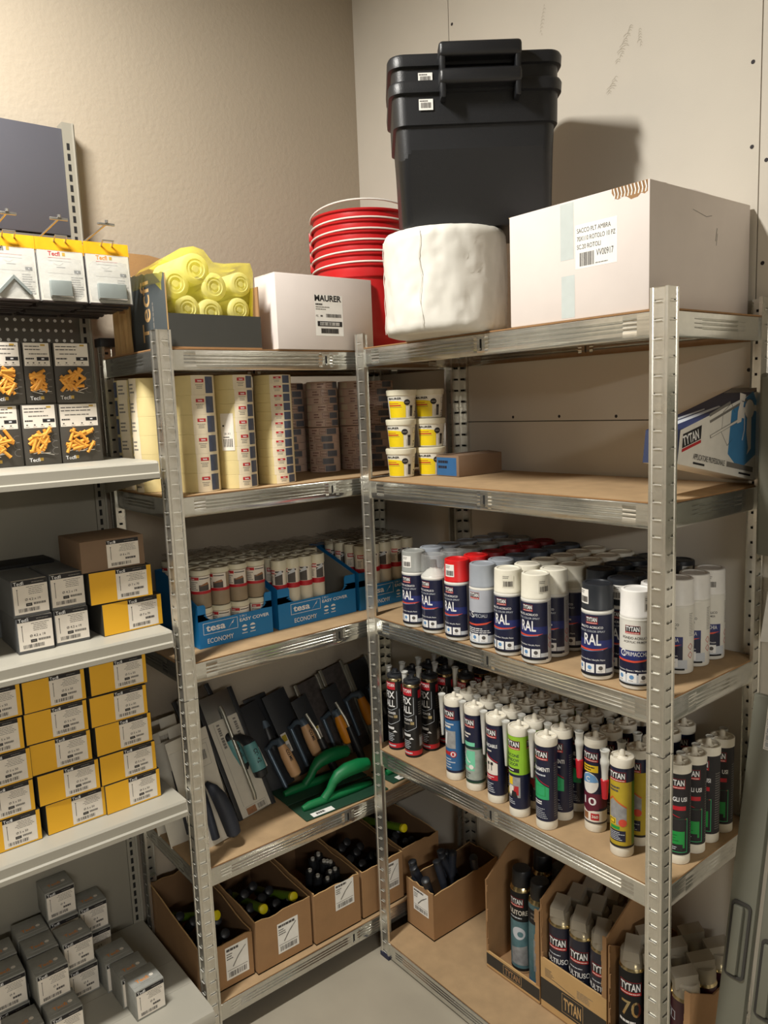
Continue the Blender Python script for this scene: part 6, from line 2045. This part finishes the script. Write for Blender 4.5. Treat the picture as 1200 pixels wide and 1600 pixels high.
def cart_meshes(k):
    if k in _cm:
        return _cm[k]
    r = CRAD
    if k == 'fix':
        mb = MB()
        mb.lathe([(0.001, 0.001), (r - 0.003, 0.001), (r, 0.0), (r + 0.0005, 0.002), (r + 0.0005, 0.006), (r, 0.007)], 'slot_black', 32)
        mb.lathe([(r, 0.007), (r, 0.019)], 'red_label', 32); mb.lathe([(r, 0.019), (r, 0.199)], 'black_label', 32)
        mb.lathe([(r, 0.199), (r + 0.0006, 0.200), (r + 0.0006, 0.205), (r - 0.001, 0.2065)], 'gold_metal', 32)
        d = Decal()
        d.rect(-0.040, 0.006, 0.060, 0.019, 'red_label', 1); d.greek(-0.020, 0.009, 0.014, 0.016, 1, 'icon_grey', 2, 5, 0.6)
        d.rect(-0.022, 0.176, 0.012, 0.197, 'red_label', 1); d.text('TYTAN', -0.016, 0.184, 0.010, 'white_ink', 2, w=0.026, bold=0.05)
        d.text('FIX', -0.020, 0.151, 0.020, 'white_ink', 1, w=0.030, bold=0.04); d.text('ALL', -0.020, 0.126, 0.020, 'white_ink', 1, w=0.030, bold=0.04)
        d.line([(0.016, 0.172), (0.016, 0.124), (0.000, 0.116), (-0.026, 0.116)], 0.0012, 'icon_grey', 1)
        d.text('POWER', -0.014, 0.104, 0.007, 'white_ink', 1, w=0.026, bold=0.03); d.rect(0.006, 0.094, 0.016, 0.102, 'gold_metal', 1); d.rect(-0.020, 0.094, 0.004, 0.099, 'ink_soft', 1)
        d.line([(0.022, 0.120), (0.022, 0.086), (-0.004, 0.074), (-0.024, 0.074)], 0.0012, 'icon_grey', 1)
        d.greek(-0.020, 0.058, 0.008, 0.068, 1, 'white_ink', 1, 6, 0.7); d.poly([(0.000, 0.052), (0.014, 0.052), (0.008, 0.058)], 'white_ink', 1); d.greek(-0.020, 0.024, 0.012, 0.050, 5, 'icon_grey', 1, 7, 0.4)
        d.rect(0.030, 0.030, 0.048, 0.062, 'ink_soft', 1); d.bars(0.031, 0.032, 0.047, 0.056, 'icon_grey', 2, 4); d.rect(0.030, 0.168, 0.050, 0.190, 'red_label', 1); d.greek(0.030, 0.12, 0.050, 0.16, 6, 'ink_soft', 1, 3)
        mb.decal(d, cylmap(r), True)
        body = mb.mesh('cartridge_tube')
        mb = MB()
        mb.lathe([(r - 0.002, 0.2055), (r - 0.001, 0.206), (r - 0.001, 0.214), (r - 0.004, 0.2165), (0.010, 0.217), (0.009, 0.219), (0.0075, 0.228), (0.006, 0.229), (0.001, 0.229)], 'black_plastic', 28)
        mb.tube([(-0.014, 0, 0.2195), (0, -0.014, 0.2195), (0.014, 0, 0.2195)], 0.002, 'black_plastic', 6)
        cap = mb.mesh('cartridge_cap')
        mb = MB()
        mb.lathe([(0.0095, -0.002), (0.0100, 0.0), (0.0090, 0.003), (0.0080, 0.004), (0.0062, 0.080), (0.0055, 0.081), (0.001, 0.081)], 'nozzle_frost', 16, Matrix.Translation((r + 0.0105, -0.004, 0.226)) @ Matrix.Rotation(PI, 4, 'X'))
        noz = mb.mesh('nozzle')
    else:
        mb = MB()
        mb.lathe([(0.001, 0.002), (r - 0.002, 0.002), (r, 0.0), (r + 0.0003, 0.001), (r + 0.0003, 0.0155), (r, 0.0165), (r, 0.197)], 'tube_white', 32)
        mb.decal(cart_decal(k), cylmap(r), True)
        body = mb.mesh('cartridge_tube')
        mb = MB()
        mb.lathe([(r, 0.196), (r + 0.0012, 0.1965), (r + 0.0014, 0.2135), (r + 0.0004, 0.2150), (r - 0.0025, 0.2150), (r - 0.0035, 0.2125), (0.012, 0.2110), (0.010, 0.2125), (0.0075, 0.2135), (0.0062, 0.2150), (0.0058, 0.2235), (0.0035, 0.2275), (0.0001, 0.2285)], 'tube_white', 32)
        for i in range(4):
            a = PI / 4 + i * PI / 2
            T = Matrix.Rotation(a, 4, 'Z')
            mb.box(0.011, -0.0008, 0.2108, r - 0.003, 0.0008, 0.2138, 'tube_white', T)
        cap = mb.mesh('cartridge_cap')
        mb = MB()
        if k in ('ten', 'gold'):
            T = Matrix.Translation((-r - 0.0105, -0.006, 0.224)) @ Matrix.Rotation(PI, 4, 'X')
            mb.lathe([(0.0098, -0.001), (0.0104, 0.000), (0.0104, 0.002), (0.0090, 0.004), (0.0080, 0.018), (0.0096, 0.022), (0.0100, 0.030), (0.0085, 0.034), (0.0070, 0.050), (0.0066, 0.068)], 'nozzle_frost', 18, T)
            mb.lathe([(0.0070, 0.064), (0.0088, 0.066), (0.0062, 0.108), (0.0010, 0.110)], 'red_label', 18, T)
        else:
            T = Matrix.Translation((-r - 0.0095, -0.002, 0.2170)) @ Matrix.Rotation(PI, 4, 'X')
            mb.lathe([(0.0001, 0.001), (0.0082, 0.001), (0.0085, -0.001), (0.0095, -0.001), (0.0096, 0.001), (0.0090, 0.003), (0.0084, 0.004), (0.0058, 0.060), (0.0034, 0.108), (0.0030, 0.110), (0.0001, 0.110)], 'nozzle_frost', 18, T)
        noz = mb.mesh('nozzle')
    _cm[k] = (body, cap, noz)
    return _cm[k]
def cartridge(k, x, y, az, lab, nozzle=True, naz=None):
    t = thing('sealant_cartridge', lab, 'cartridge', (x, y, t3 + 0.0006), az, 'sealant cartridges in columns on the fourth shelf')
    body, cap, noz = cart_meshes(k)
    for nm, me in (('cartridge_tube', body), ('cartridge_cap', cap), ('nozzle', noz)):
        if nm == 'nozzle' and not nozzle:
            continue
        o = bpy.data.objects.new(nm, me); COL.objects.link(o); o.parent = t
        if nm == 'nozzle' and naz is not None:
            o.rotation_euler = (0, 0, naz - az)
    return t
rg = random.Random(19)
ccols = [
    (0.742, 'blue', 'blue and grey label', -0.340, 6, 0.0565, 5),
    (0.816, 'mint', 'mint and grey label', -0.342, 6, 0.0555, 5),
    (0.895, 'paintable', 'navy label and grey panel', -0.347, 6, 0.0555, 5),
    (0.974, 'lime', 'lime green label', -0.356, 6, 0.0550, 5),
    (1.050, 'frames', 'navy label and green panel', -0.352, 6, 0.0575, 5),
    (1.130, 'ten', 'maroon label and white disc', -0.280, 5, 0.0570, 10),
    (1.224, 'gold', 'golden yellow label', -0.318, 5, 0.0600, 12),
    (1.3165, 'multi', 'black label and bright green panel', -0.256, 5, 0.0585, -8)]
rown = ['front', 'second', 'third', 'fourth', 'fifth', 'rear']
for ci, (x, k, desc, y0_, n, dy, azd) in enumerate(ccols):
    for j in range(n):
        y = y0_ + j * dy
        if y > -0.034:
            continue
        kk = k
        if k in ('ten',) and j >= 1:
            kk = 'frames'
        if k == 'gold' and j == 4:
            kk = 'frames'
        dd = desc if kk == k else desc + ' in front, itself navy'
        az = R(azd + rg.uniform(-4, 4) + (rg.uniform(-10, 10) if j else 0))
        if k == 'multi':
            az = R([24, 20, -6, 10, 20][j]) if j < 5 else 0
        na = R(16 + rg.uniform(-6, 6))
        if k in ('ten', 'gold'):
            na = R(28)
        if k == 'multi':
            na = R(-70)
        cartridge(kk, x + rg.uniform(-0.0008, 0.0008), y, az, ('sealant cartridge with %s, %s of its column' % (desc, rown[j])) if kk == k else
                  'navy cartridge in the %s column, %s from the front' % ({'ten': 'maroon-fronted', 'gold': 'gold-fronted'}[k], rown[j]), True, na)
fx = [(0.5020, -0.336, 'leftmost one at the front'), (0.5700, -0.334, 'frontmost one with a pale nozzle'), (0.5060, -0.276, 'second in the left column'), (0.5730, -0.272, 'second in the right column'),
      (0.5080, -0.216, 'third in the left column'), (0.5750, -0.212, 'third in the right column'), (0.5100, -0.156, 'fourth in the left column'), (0.5770, -0.152, 'fourth in the right column'), (0.645, -0.200, 'right of the others, deep in shadow'), (0.645, -0.140, 'rear right, deep in shadow')]
for x, y, lab in fx:
    cartridge('fix', x + 0.0, y, R(18 + rg.uniform(-5, 5)), 'black adhesive cartridge with red base, ' + lab, True, R(178) if y < -0.3 else R(200))

# ================================================================== right rack, bottom shelf
t4 = zR[4]
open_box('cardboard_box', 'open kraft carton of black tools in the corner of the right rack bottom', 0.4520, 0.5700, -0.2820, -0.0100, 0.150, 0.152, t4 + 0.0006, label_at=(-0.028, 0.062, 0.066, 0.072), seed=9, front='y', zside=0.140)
hk2 = Kind(handle_tool('black_plastic', 'rubber_dark', 0.17), 'black tools in the corner carton of the right rack')
for k in range(9):
    x = 0.475 + 0.07 * ((k * 0.618) % 1.0); y = -0.24 + 0.17 * (k / 8.0)
    place_tool(hk2, (x, y, t4 + 0.030), (rg.uniform(-0.02, 0.02), -0.02 + rg.uniform(-0.02, 0.03), 0.08), 'black tool handle in the corner carton on the right rack bottom')
# display cartons for foam cans (front cut open, dark printed band)
def foam_box(lab, x0, x1, y0, y1, band, cutz, side_h, txt, ztop, loc_z):
    cx, cy = (x0 + x1) / 2, (y0 + y1) / 2
    t = thing('foam_can_box', lab, 'box', (cx, cy, loc_z), 0, 'cut-open cartons of foam cans')
    X, Y = (x1 - x0) / 2, (y1 - y0) / 2; th = 0.004
    rg = random.Random(int(x0 * 100))
    mb = MB()
    mb.box(-X, -Y, 0, X, Y, th, 'kraft')
    mb.box(-X, -Y, th, X, -Y + th, cutz, 'kraft_light')
    # jambs left beside the cut-out, with torn edges
    for s_, wj in ((-1, 0.004), (1, 0.012)):
        n = 12
        for i in range(n):
            z0_ = cutz + (side_h - cutz) * i / n; z1_ = cutz + (side_h - cutz) * (i + 1) / n
            w_ = wj + rg.uniform(-0.002, 0.003)
            a, b = (-X, -X + w_) if s_ < 0 else (X - w_, X)
            mb.box(a, -Y, z0_, b, -Y + th, z1_, 'kraft')
    for s_ in (-1, 1):
        a, b = (X - th, X) if s_ > 0 else (-X, -X + th)
        prof = [(-Y + th, th), (Y, th), (Y, ztop), (-Y + 0.10, ztop), (-Y + th, side_h)]
        vs = [(a, p, q) for p, q in prof] + [(b, p, q) for p, q in prof]
        n = 5
        mb.add(vs, [tuple(range(n)), tuple(range(n, 2 * n))[::-1]] + [(i, i + n, (i + 1) % n + n, (i + 1) % n) for i in range(n)], 'kraft')
    mb.box(-X + th, Y - th, th, X - th, Y, ztop, 'kraft')
    d = Decal()
    d.rect(-X, band[0], X, band[1], 'carton_band', 1)
    c = (band[0] + band[1]) / 2; hh = (band[1] - band[0])
    d.ring(-0.032, c - hh * 0.40, 0.032, c + hh * 0.42, 0.0010, 'kraft_light', 2)
    d.text('TYTAN', 0, c - hh * 0.26, hh * 0.52, 'kraft_light' if band[2] else 'kraft', 2, align='C', w=0.052, bold=0.06)
    if txt:
        d.greek(-X + 0.014, band[1] + 0.010, -X + 0.044, band[1] + 0.034, 6, 'ink_mid', 2, 3, 0.35)
        d.line([(-X + 0.040, band[1] + 0.012), (X - 0.090, band[1] + 0.004)], 0.0016, 'ink_mid', 2)
        d.greek(X - 0.085, band[1] + 0.008, X - 0.030, band[1] + 0.030, 6, 'ink_soft', 2, 5, 0.35)
    mb.decal(d, planemap((0, -Y, 0), (1, 0, 0), (0, 0, 1)))
    mb.build('carton', t)
    return t
FY0, FY1 = -0.2400, -0.0080
foam_box('cut-open foam can carton, leftmost, with low dark band', 0.7400, 0.9270, FY0, FY1, (0.010, 0.044, False), 0.050, 0.262, False, 0.330, t4 + 0.0006)
foam_box('cut-open foam can carton, middle, holding blue-labelled cans', 0.9320, 1.1300, FY0, FY1, (0.022, 0.085, True), 0.142, 0.300, True, 0.350, t4 + 0.0006)
foam_box('cut-open foam can carton, right, behind the front post', 1.1350, 1.3400, FY0, FY1, (0.016, 0.050, True), 0.070, 0.285, False, 0.230, t4 + 0.0006)
_fm = {}
def foam_mesh(k):
    if k in _fm:
        return _fm[k]
    r = 0.0312; H = 0.236
    base = {'solvent': 'slot_black', 'teal': 'foam_teal', 'multi': 'foam_dark', 'seventy': 'slot_black', 'wine': 'foam_wine'}[k]
    mb = MB()
    mb.lathe([(0.001, 0.003), (r - 0.004, 0.002), (r - 0.001, 0.0), (r, 0.002), (r + 0.0004, 0.004), (r, 0.006)], 'chrome', 32)
    mb.lathe([(r, 0.006), (r, H)], base, 32)
    mb.lathe([(r, H), (r + 0.0006, H + 0.001), (r, H + 0.003), (r - 0.006, H + 0.015), (0.019, H + 0.022), (0.0150, H + 0.025), (0.001, H + 0.025)], 'gold_metal', 32)
    d = Decal()
    if k == 'solvent':
        logo(d, -0.022, 0.172, 0.032, 0.0135); d.text('PULITORE', -0.030, 0.146, 0.0120, 'paper', 2, w=0.052, bold=0.04); d.greek(-0.024, 0.136, 0.022, 0.142, 1, 'icon_grey', 2, 3, 0.5)
        d.rect(-0.040, 0.012, 0.040, 0.130, 'foam_teal', 1); d.disc(0.0, 0.100, 0.016, 'icon_grey', 2, 18); d.disc(0.004, 0.098, 0.007, 'foam_teal', 3); d.poly([(-0.02, 0.06), (0.02, 0.07), (0.022, 0.02), (-0.02, 0.02)], 'photo_grey', 2)
    elif k == 'teal':
        d.rect(-0.060, 0.155, 0.060, 0.190, 'ink', 1); d.greek(-0.02, 0.165, 0.02, 0.185, 2, 'ink_soft', 2); d.rect(-0.012, 0.040, 0.026, 0.120, 'photo_grey', 2); d.rect(-0.060, 0.006, 0.060, 0.016, 'teal_blue', 2)
    elif k == 'multi':
        logo(d, -0.020, 0.158, 0.038, 0.0170); d.greek(-0.022, 0.136, 0.020, 0.142, 1, 'icon_grey', 2, 3, 0.4); d.text('MULTIUSO', -0.034, 0.118, 0.0120, 'white_ink', 2, w=0.058, bold=0.03)
        d.rect(-0.044, 0.016, 0.036, 0.098, 'foam_blue', 1); d.greek(-0.020, 0.098, 0.024, 0.114, 4, 'ink_soft', 2, 3, 0.4)
        for x in (-0.012, 0.012):
            for z in (0.036, 0.060, 0.082):
                d.disc(x, z, 0.0075, 'sky_label', 2, 12); d.disc(x, z, 0.0066, 'foam_blue', 3, 12); d.rect(x - 0.002, z - 0.003, x + 0.002, z + 0.003, 'white_ink', 4)
        d.rect(0.036, 0.016, 0.0375, 0.185, 'icon_grey', 1); d.rect(-0.044, 0.006, 0.060, 0.016, 'icon_grey', 1)
        d.greek(0.042, 0.03, 0.058, 0.17, 22, 'ink_soft', 1, 6, 0.3)
    elif k == 'seventy':
        logo(d, -0.022, 0.160, 0.040, 0.0180); d.text('70', -0.020, 0.105, 0.034, 'gold_metal', 2, w=0.040, bold=0.02); d.greek(-0.026, 0.088, 0.024, 0.097, 1, 'white_ink', 2, 3, 0.6)
        d.poly([(-0.024, 0.076), (0.000, 0.080), (0.026, 0.070), (0.024, 0.020), (-0.024, 0.030)], 'gold_metal', 2); d.poly([(-0.018, 0.070), (0.000, 0.074), (0.022, 0.064), (0.020, 0.030), (-0.018, 0.038)], 'photo_dark', 3); d.disc(0.004, 0.052, 0.010, 'paper', 4)
    elif k == 'wine':
        d.ring(-0.008, 0.158, 0.012, 0.176, 0.0012, 'icon_grey', 1); d.rect(-0.001, 0.161, 0.002, 0.173, 'icon_grey', 1); d.rect(-0.040, 0.010, 0.050, 0.130, 'maroon', 1)
    mb.decal(d.shift(0, 0, 1.17), cylmap(r), True)
    body = mb.mesh('can_body')
    mb = MB()
    if k in ('solvent', 'teal'):
        mb.lathe([(0.0262, H + 0.010), (0.0268, H + 0.012), (0.0255, H + 0.052), (0.0235, H + 0.0560), (0.010, H + 0.058), (0.0, H + 0.0580)], 'black_plastic', 28)
    else:
        # squared translucent overcap with a slanting block on top
        mb.lathe([(0.0290, H + 0.006), (0.0292, H + 0.008), (0.0285, H + 0.034), (0.0262, H + 0.040), (0.001, H + 0.040)], 'cap_frosted', 28)
        vs = [(-0.019, -0.029, H + 0.026), (0.019, -0.029, H + 0.026), (0.019, 0.020, H + 0.028), (-0.019, 0.020, H + 0.028), (-0.017, -0.0315, H + 0.052), (0.017, -0.0315, H + 0.052), (0.018, 0.020, H + 0.062), (-0.018, 0.020, H + 0.062)]
        mb.add(vs, [(0, 3, 2, 1), (4, 5, 6, 7), (0, 1, 5, 4), (1, 2, 6, 5), (2, 3, 7, 6), (3, 0, 4, 7)], 'cap_frosted')
    cap = mb.mesh('cap')
    _fm[k] = (body, cap)
    return _fm[k]
film('cap_frosted', (176, 168, 152), 0.62, 0.28, 0.1, 40)
def foam(k, x, y, az, lab, z=0.0046):
    t = thing('foam_can', lab, 'foam can', (x, y, t4 + 0.0006 + z), az, 'foam and cleaner cans in the bottom cartons')
    for nm, me in zip(('can_body', 'cap'), foam_mesh(k)):
        o = bpy.data.objects.new(nm, me); COL.objects.link(o); o.parent = t
    return t
foam('solvent', 0.8080, -0.168, R(22), 'black-capped cleaner can in the left carton, left front one')
foam('teal', 0.8790, -0.176, R(30), 'black-capped teal can in the left carton, right front one')
for k, (x, y) in enumerate([(0.800, -0.070), (0.874, -0.078)]):
    foam('solvent', x, y, R(10), 'black-capped cleaner can at the back of the left carton, %s one' % ['left', 'right'][k])
for j in range(3):
    for i in range(3):
        x = 0.9690 + i * 0.0632; y = -0.2020 + j * 0.0650
        foam('multi', x, y + 0.0, R(18 + 4 * i), 'blue-labelled foam can, %s from left, %s row, middle carton' % (ORD[i + 1], ['front', 'second', 'rear'][j]))
foam('seventy', 1.1750, -0.2000, R(26), 'black and gold foam can in the right carton, left of the post')
for (x, y, nm) in ((1.2420, -0.2000, 'front middle'), (1.3050, -0.1950, 'front right'), (1.1760, -0.1300, 'second row left'), (1.2420, -0.1300, 'second row middle'), (1.3050, -0.1250, 'second row right'), (1.2420, -0.0560, 'rear middle'), (1.3050, -0.0550, 'rear right')):
    foam('wine', x, y, R(-40), 'wine-red foam can in the right carton, ' + nm)

# ================================================================== right edge of the view: leaning flat cases, wall box, paper
def flat_case(lab, x0, x1, base_y, tilt, loff):
    t = thing('folding_case', lab, 'folding case', ((x0 + x1) / 2, base_y, 0.004), 0, 'grey flat cases leaning against the right wall', rot=(-tilt, 0, 0))
    w = (x1 - x0) / 2
    mb = MB()
    mb.rbox(-w, 0.0, 0, w, 0.020, 1.02, 'cabinet_metal', 0.004)
    if loff > 0.05:
        d = Decal(); d.rect(0.004, 0.915, 0.026, 1.005, 'photo_grey', 1); d.ring(0.004, 0.915, 0.026, 1.005, 0.0012, 'paper', 2)
        for i in range(6):
            d.ring(0.006, 0.919 + i * 0.0142, 0.0145, 0.931 + i * 0.0142, 0.0009, 'paper', 2); d.ring(0.0158, 0.919 + i * 0.0142, 0.0245, 0.931 + i * 0.0142, 0.0009, 'paper', 2)
        mb.decal(d, planemap((0, 0, 0), (1, 0, 0), (0, 0, 1)))
    mb.build('panel', t)
    mb = MB()
    zc = 0.47 + loff
    # recessed carrying handle in a rounded dark frame
    outer = rr_loop(0.040, 0.155, 0.010); inner = rr_loop(0.030, 0.143, 0.007)
    n = len(outer)
    vs = [(a, -0.004, zc + b) for a, b in outer] + [(a, -0.004, zc + b) for a, b in inner] + [(a, 0.0, zc + b) for a, b in outer] + [(a, 0.0, zc + b) for a, b in inner]
    fs = []
    for i in range(n):
        k = (i + 1) % n
        fs += [(i, k, n + k, n + i), (i, 2 * n + i, 2 * n + k, k), (n + i, n + k, 3 * n + k, 3 * n + i)]
    mb.add(vs, fs, 'carton_band')
    mb.build('handle_frame', t, fix=True)
    mb = MB(); mb.rbox(-0.014, -0.010, zc - 0.070, 0.006, 0.0, zc + 0.070, 'cabinet_metal', 0.004); mb.build('handle', t)
    return t
flat_case('grey metal flat case leaning right of the rack, with framed handle', 1.408, 1.462, -0.330, R(11), 0.055)
t = flat_case('second grey metal flat case, cut by the photo edge', 1.470, 1.524, -0.320, R(11), 0.0)
# grey wall cabinet corner and paper sheet at the right photo edge
t = thing('wall_cabinet', 'grey metal wall cabinet whose corner shows at the right photo edge', 'cabinet', (1.512, -0.06, 1.285))
mb = MB(); mb.rbox(-0.118, -0.055, 0, 0.25, 0.055, 0.36, 'cabinet_metal', 0.004); mb.build('body', t)
mb = MB(); mb.rbox(-0.112, -0.060, 0.006, 0.244, -0.0555, 0.354, 'cabinet_metal', 0.002); mb.build('door', t)
mb = MB(); mb.prism([(0.0, 0.0), (0.20, 0.03), (0.22, 0.17), (0.018, 0.145)], 0.0, 0.0012, 'paper_white')
o = mb.build('paper_sheet', None, (1.368, -0.030, 1.080)); tag(o, 'white paper sheet at the right photo edge below the wall cabinet', 'paper')
bpy.context.view_layer.update()
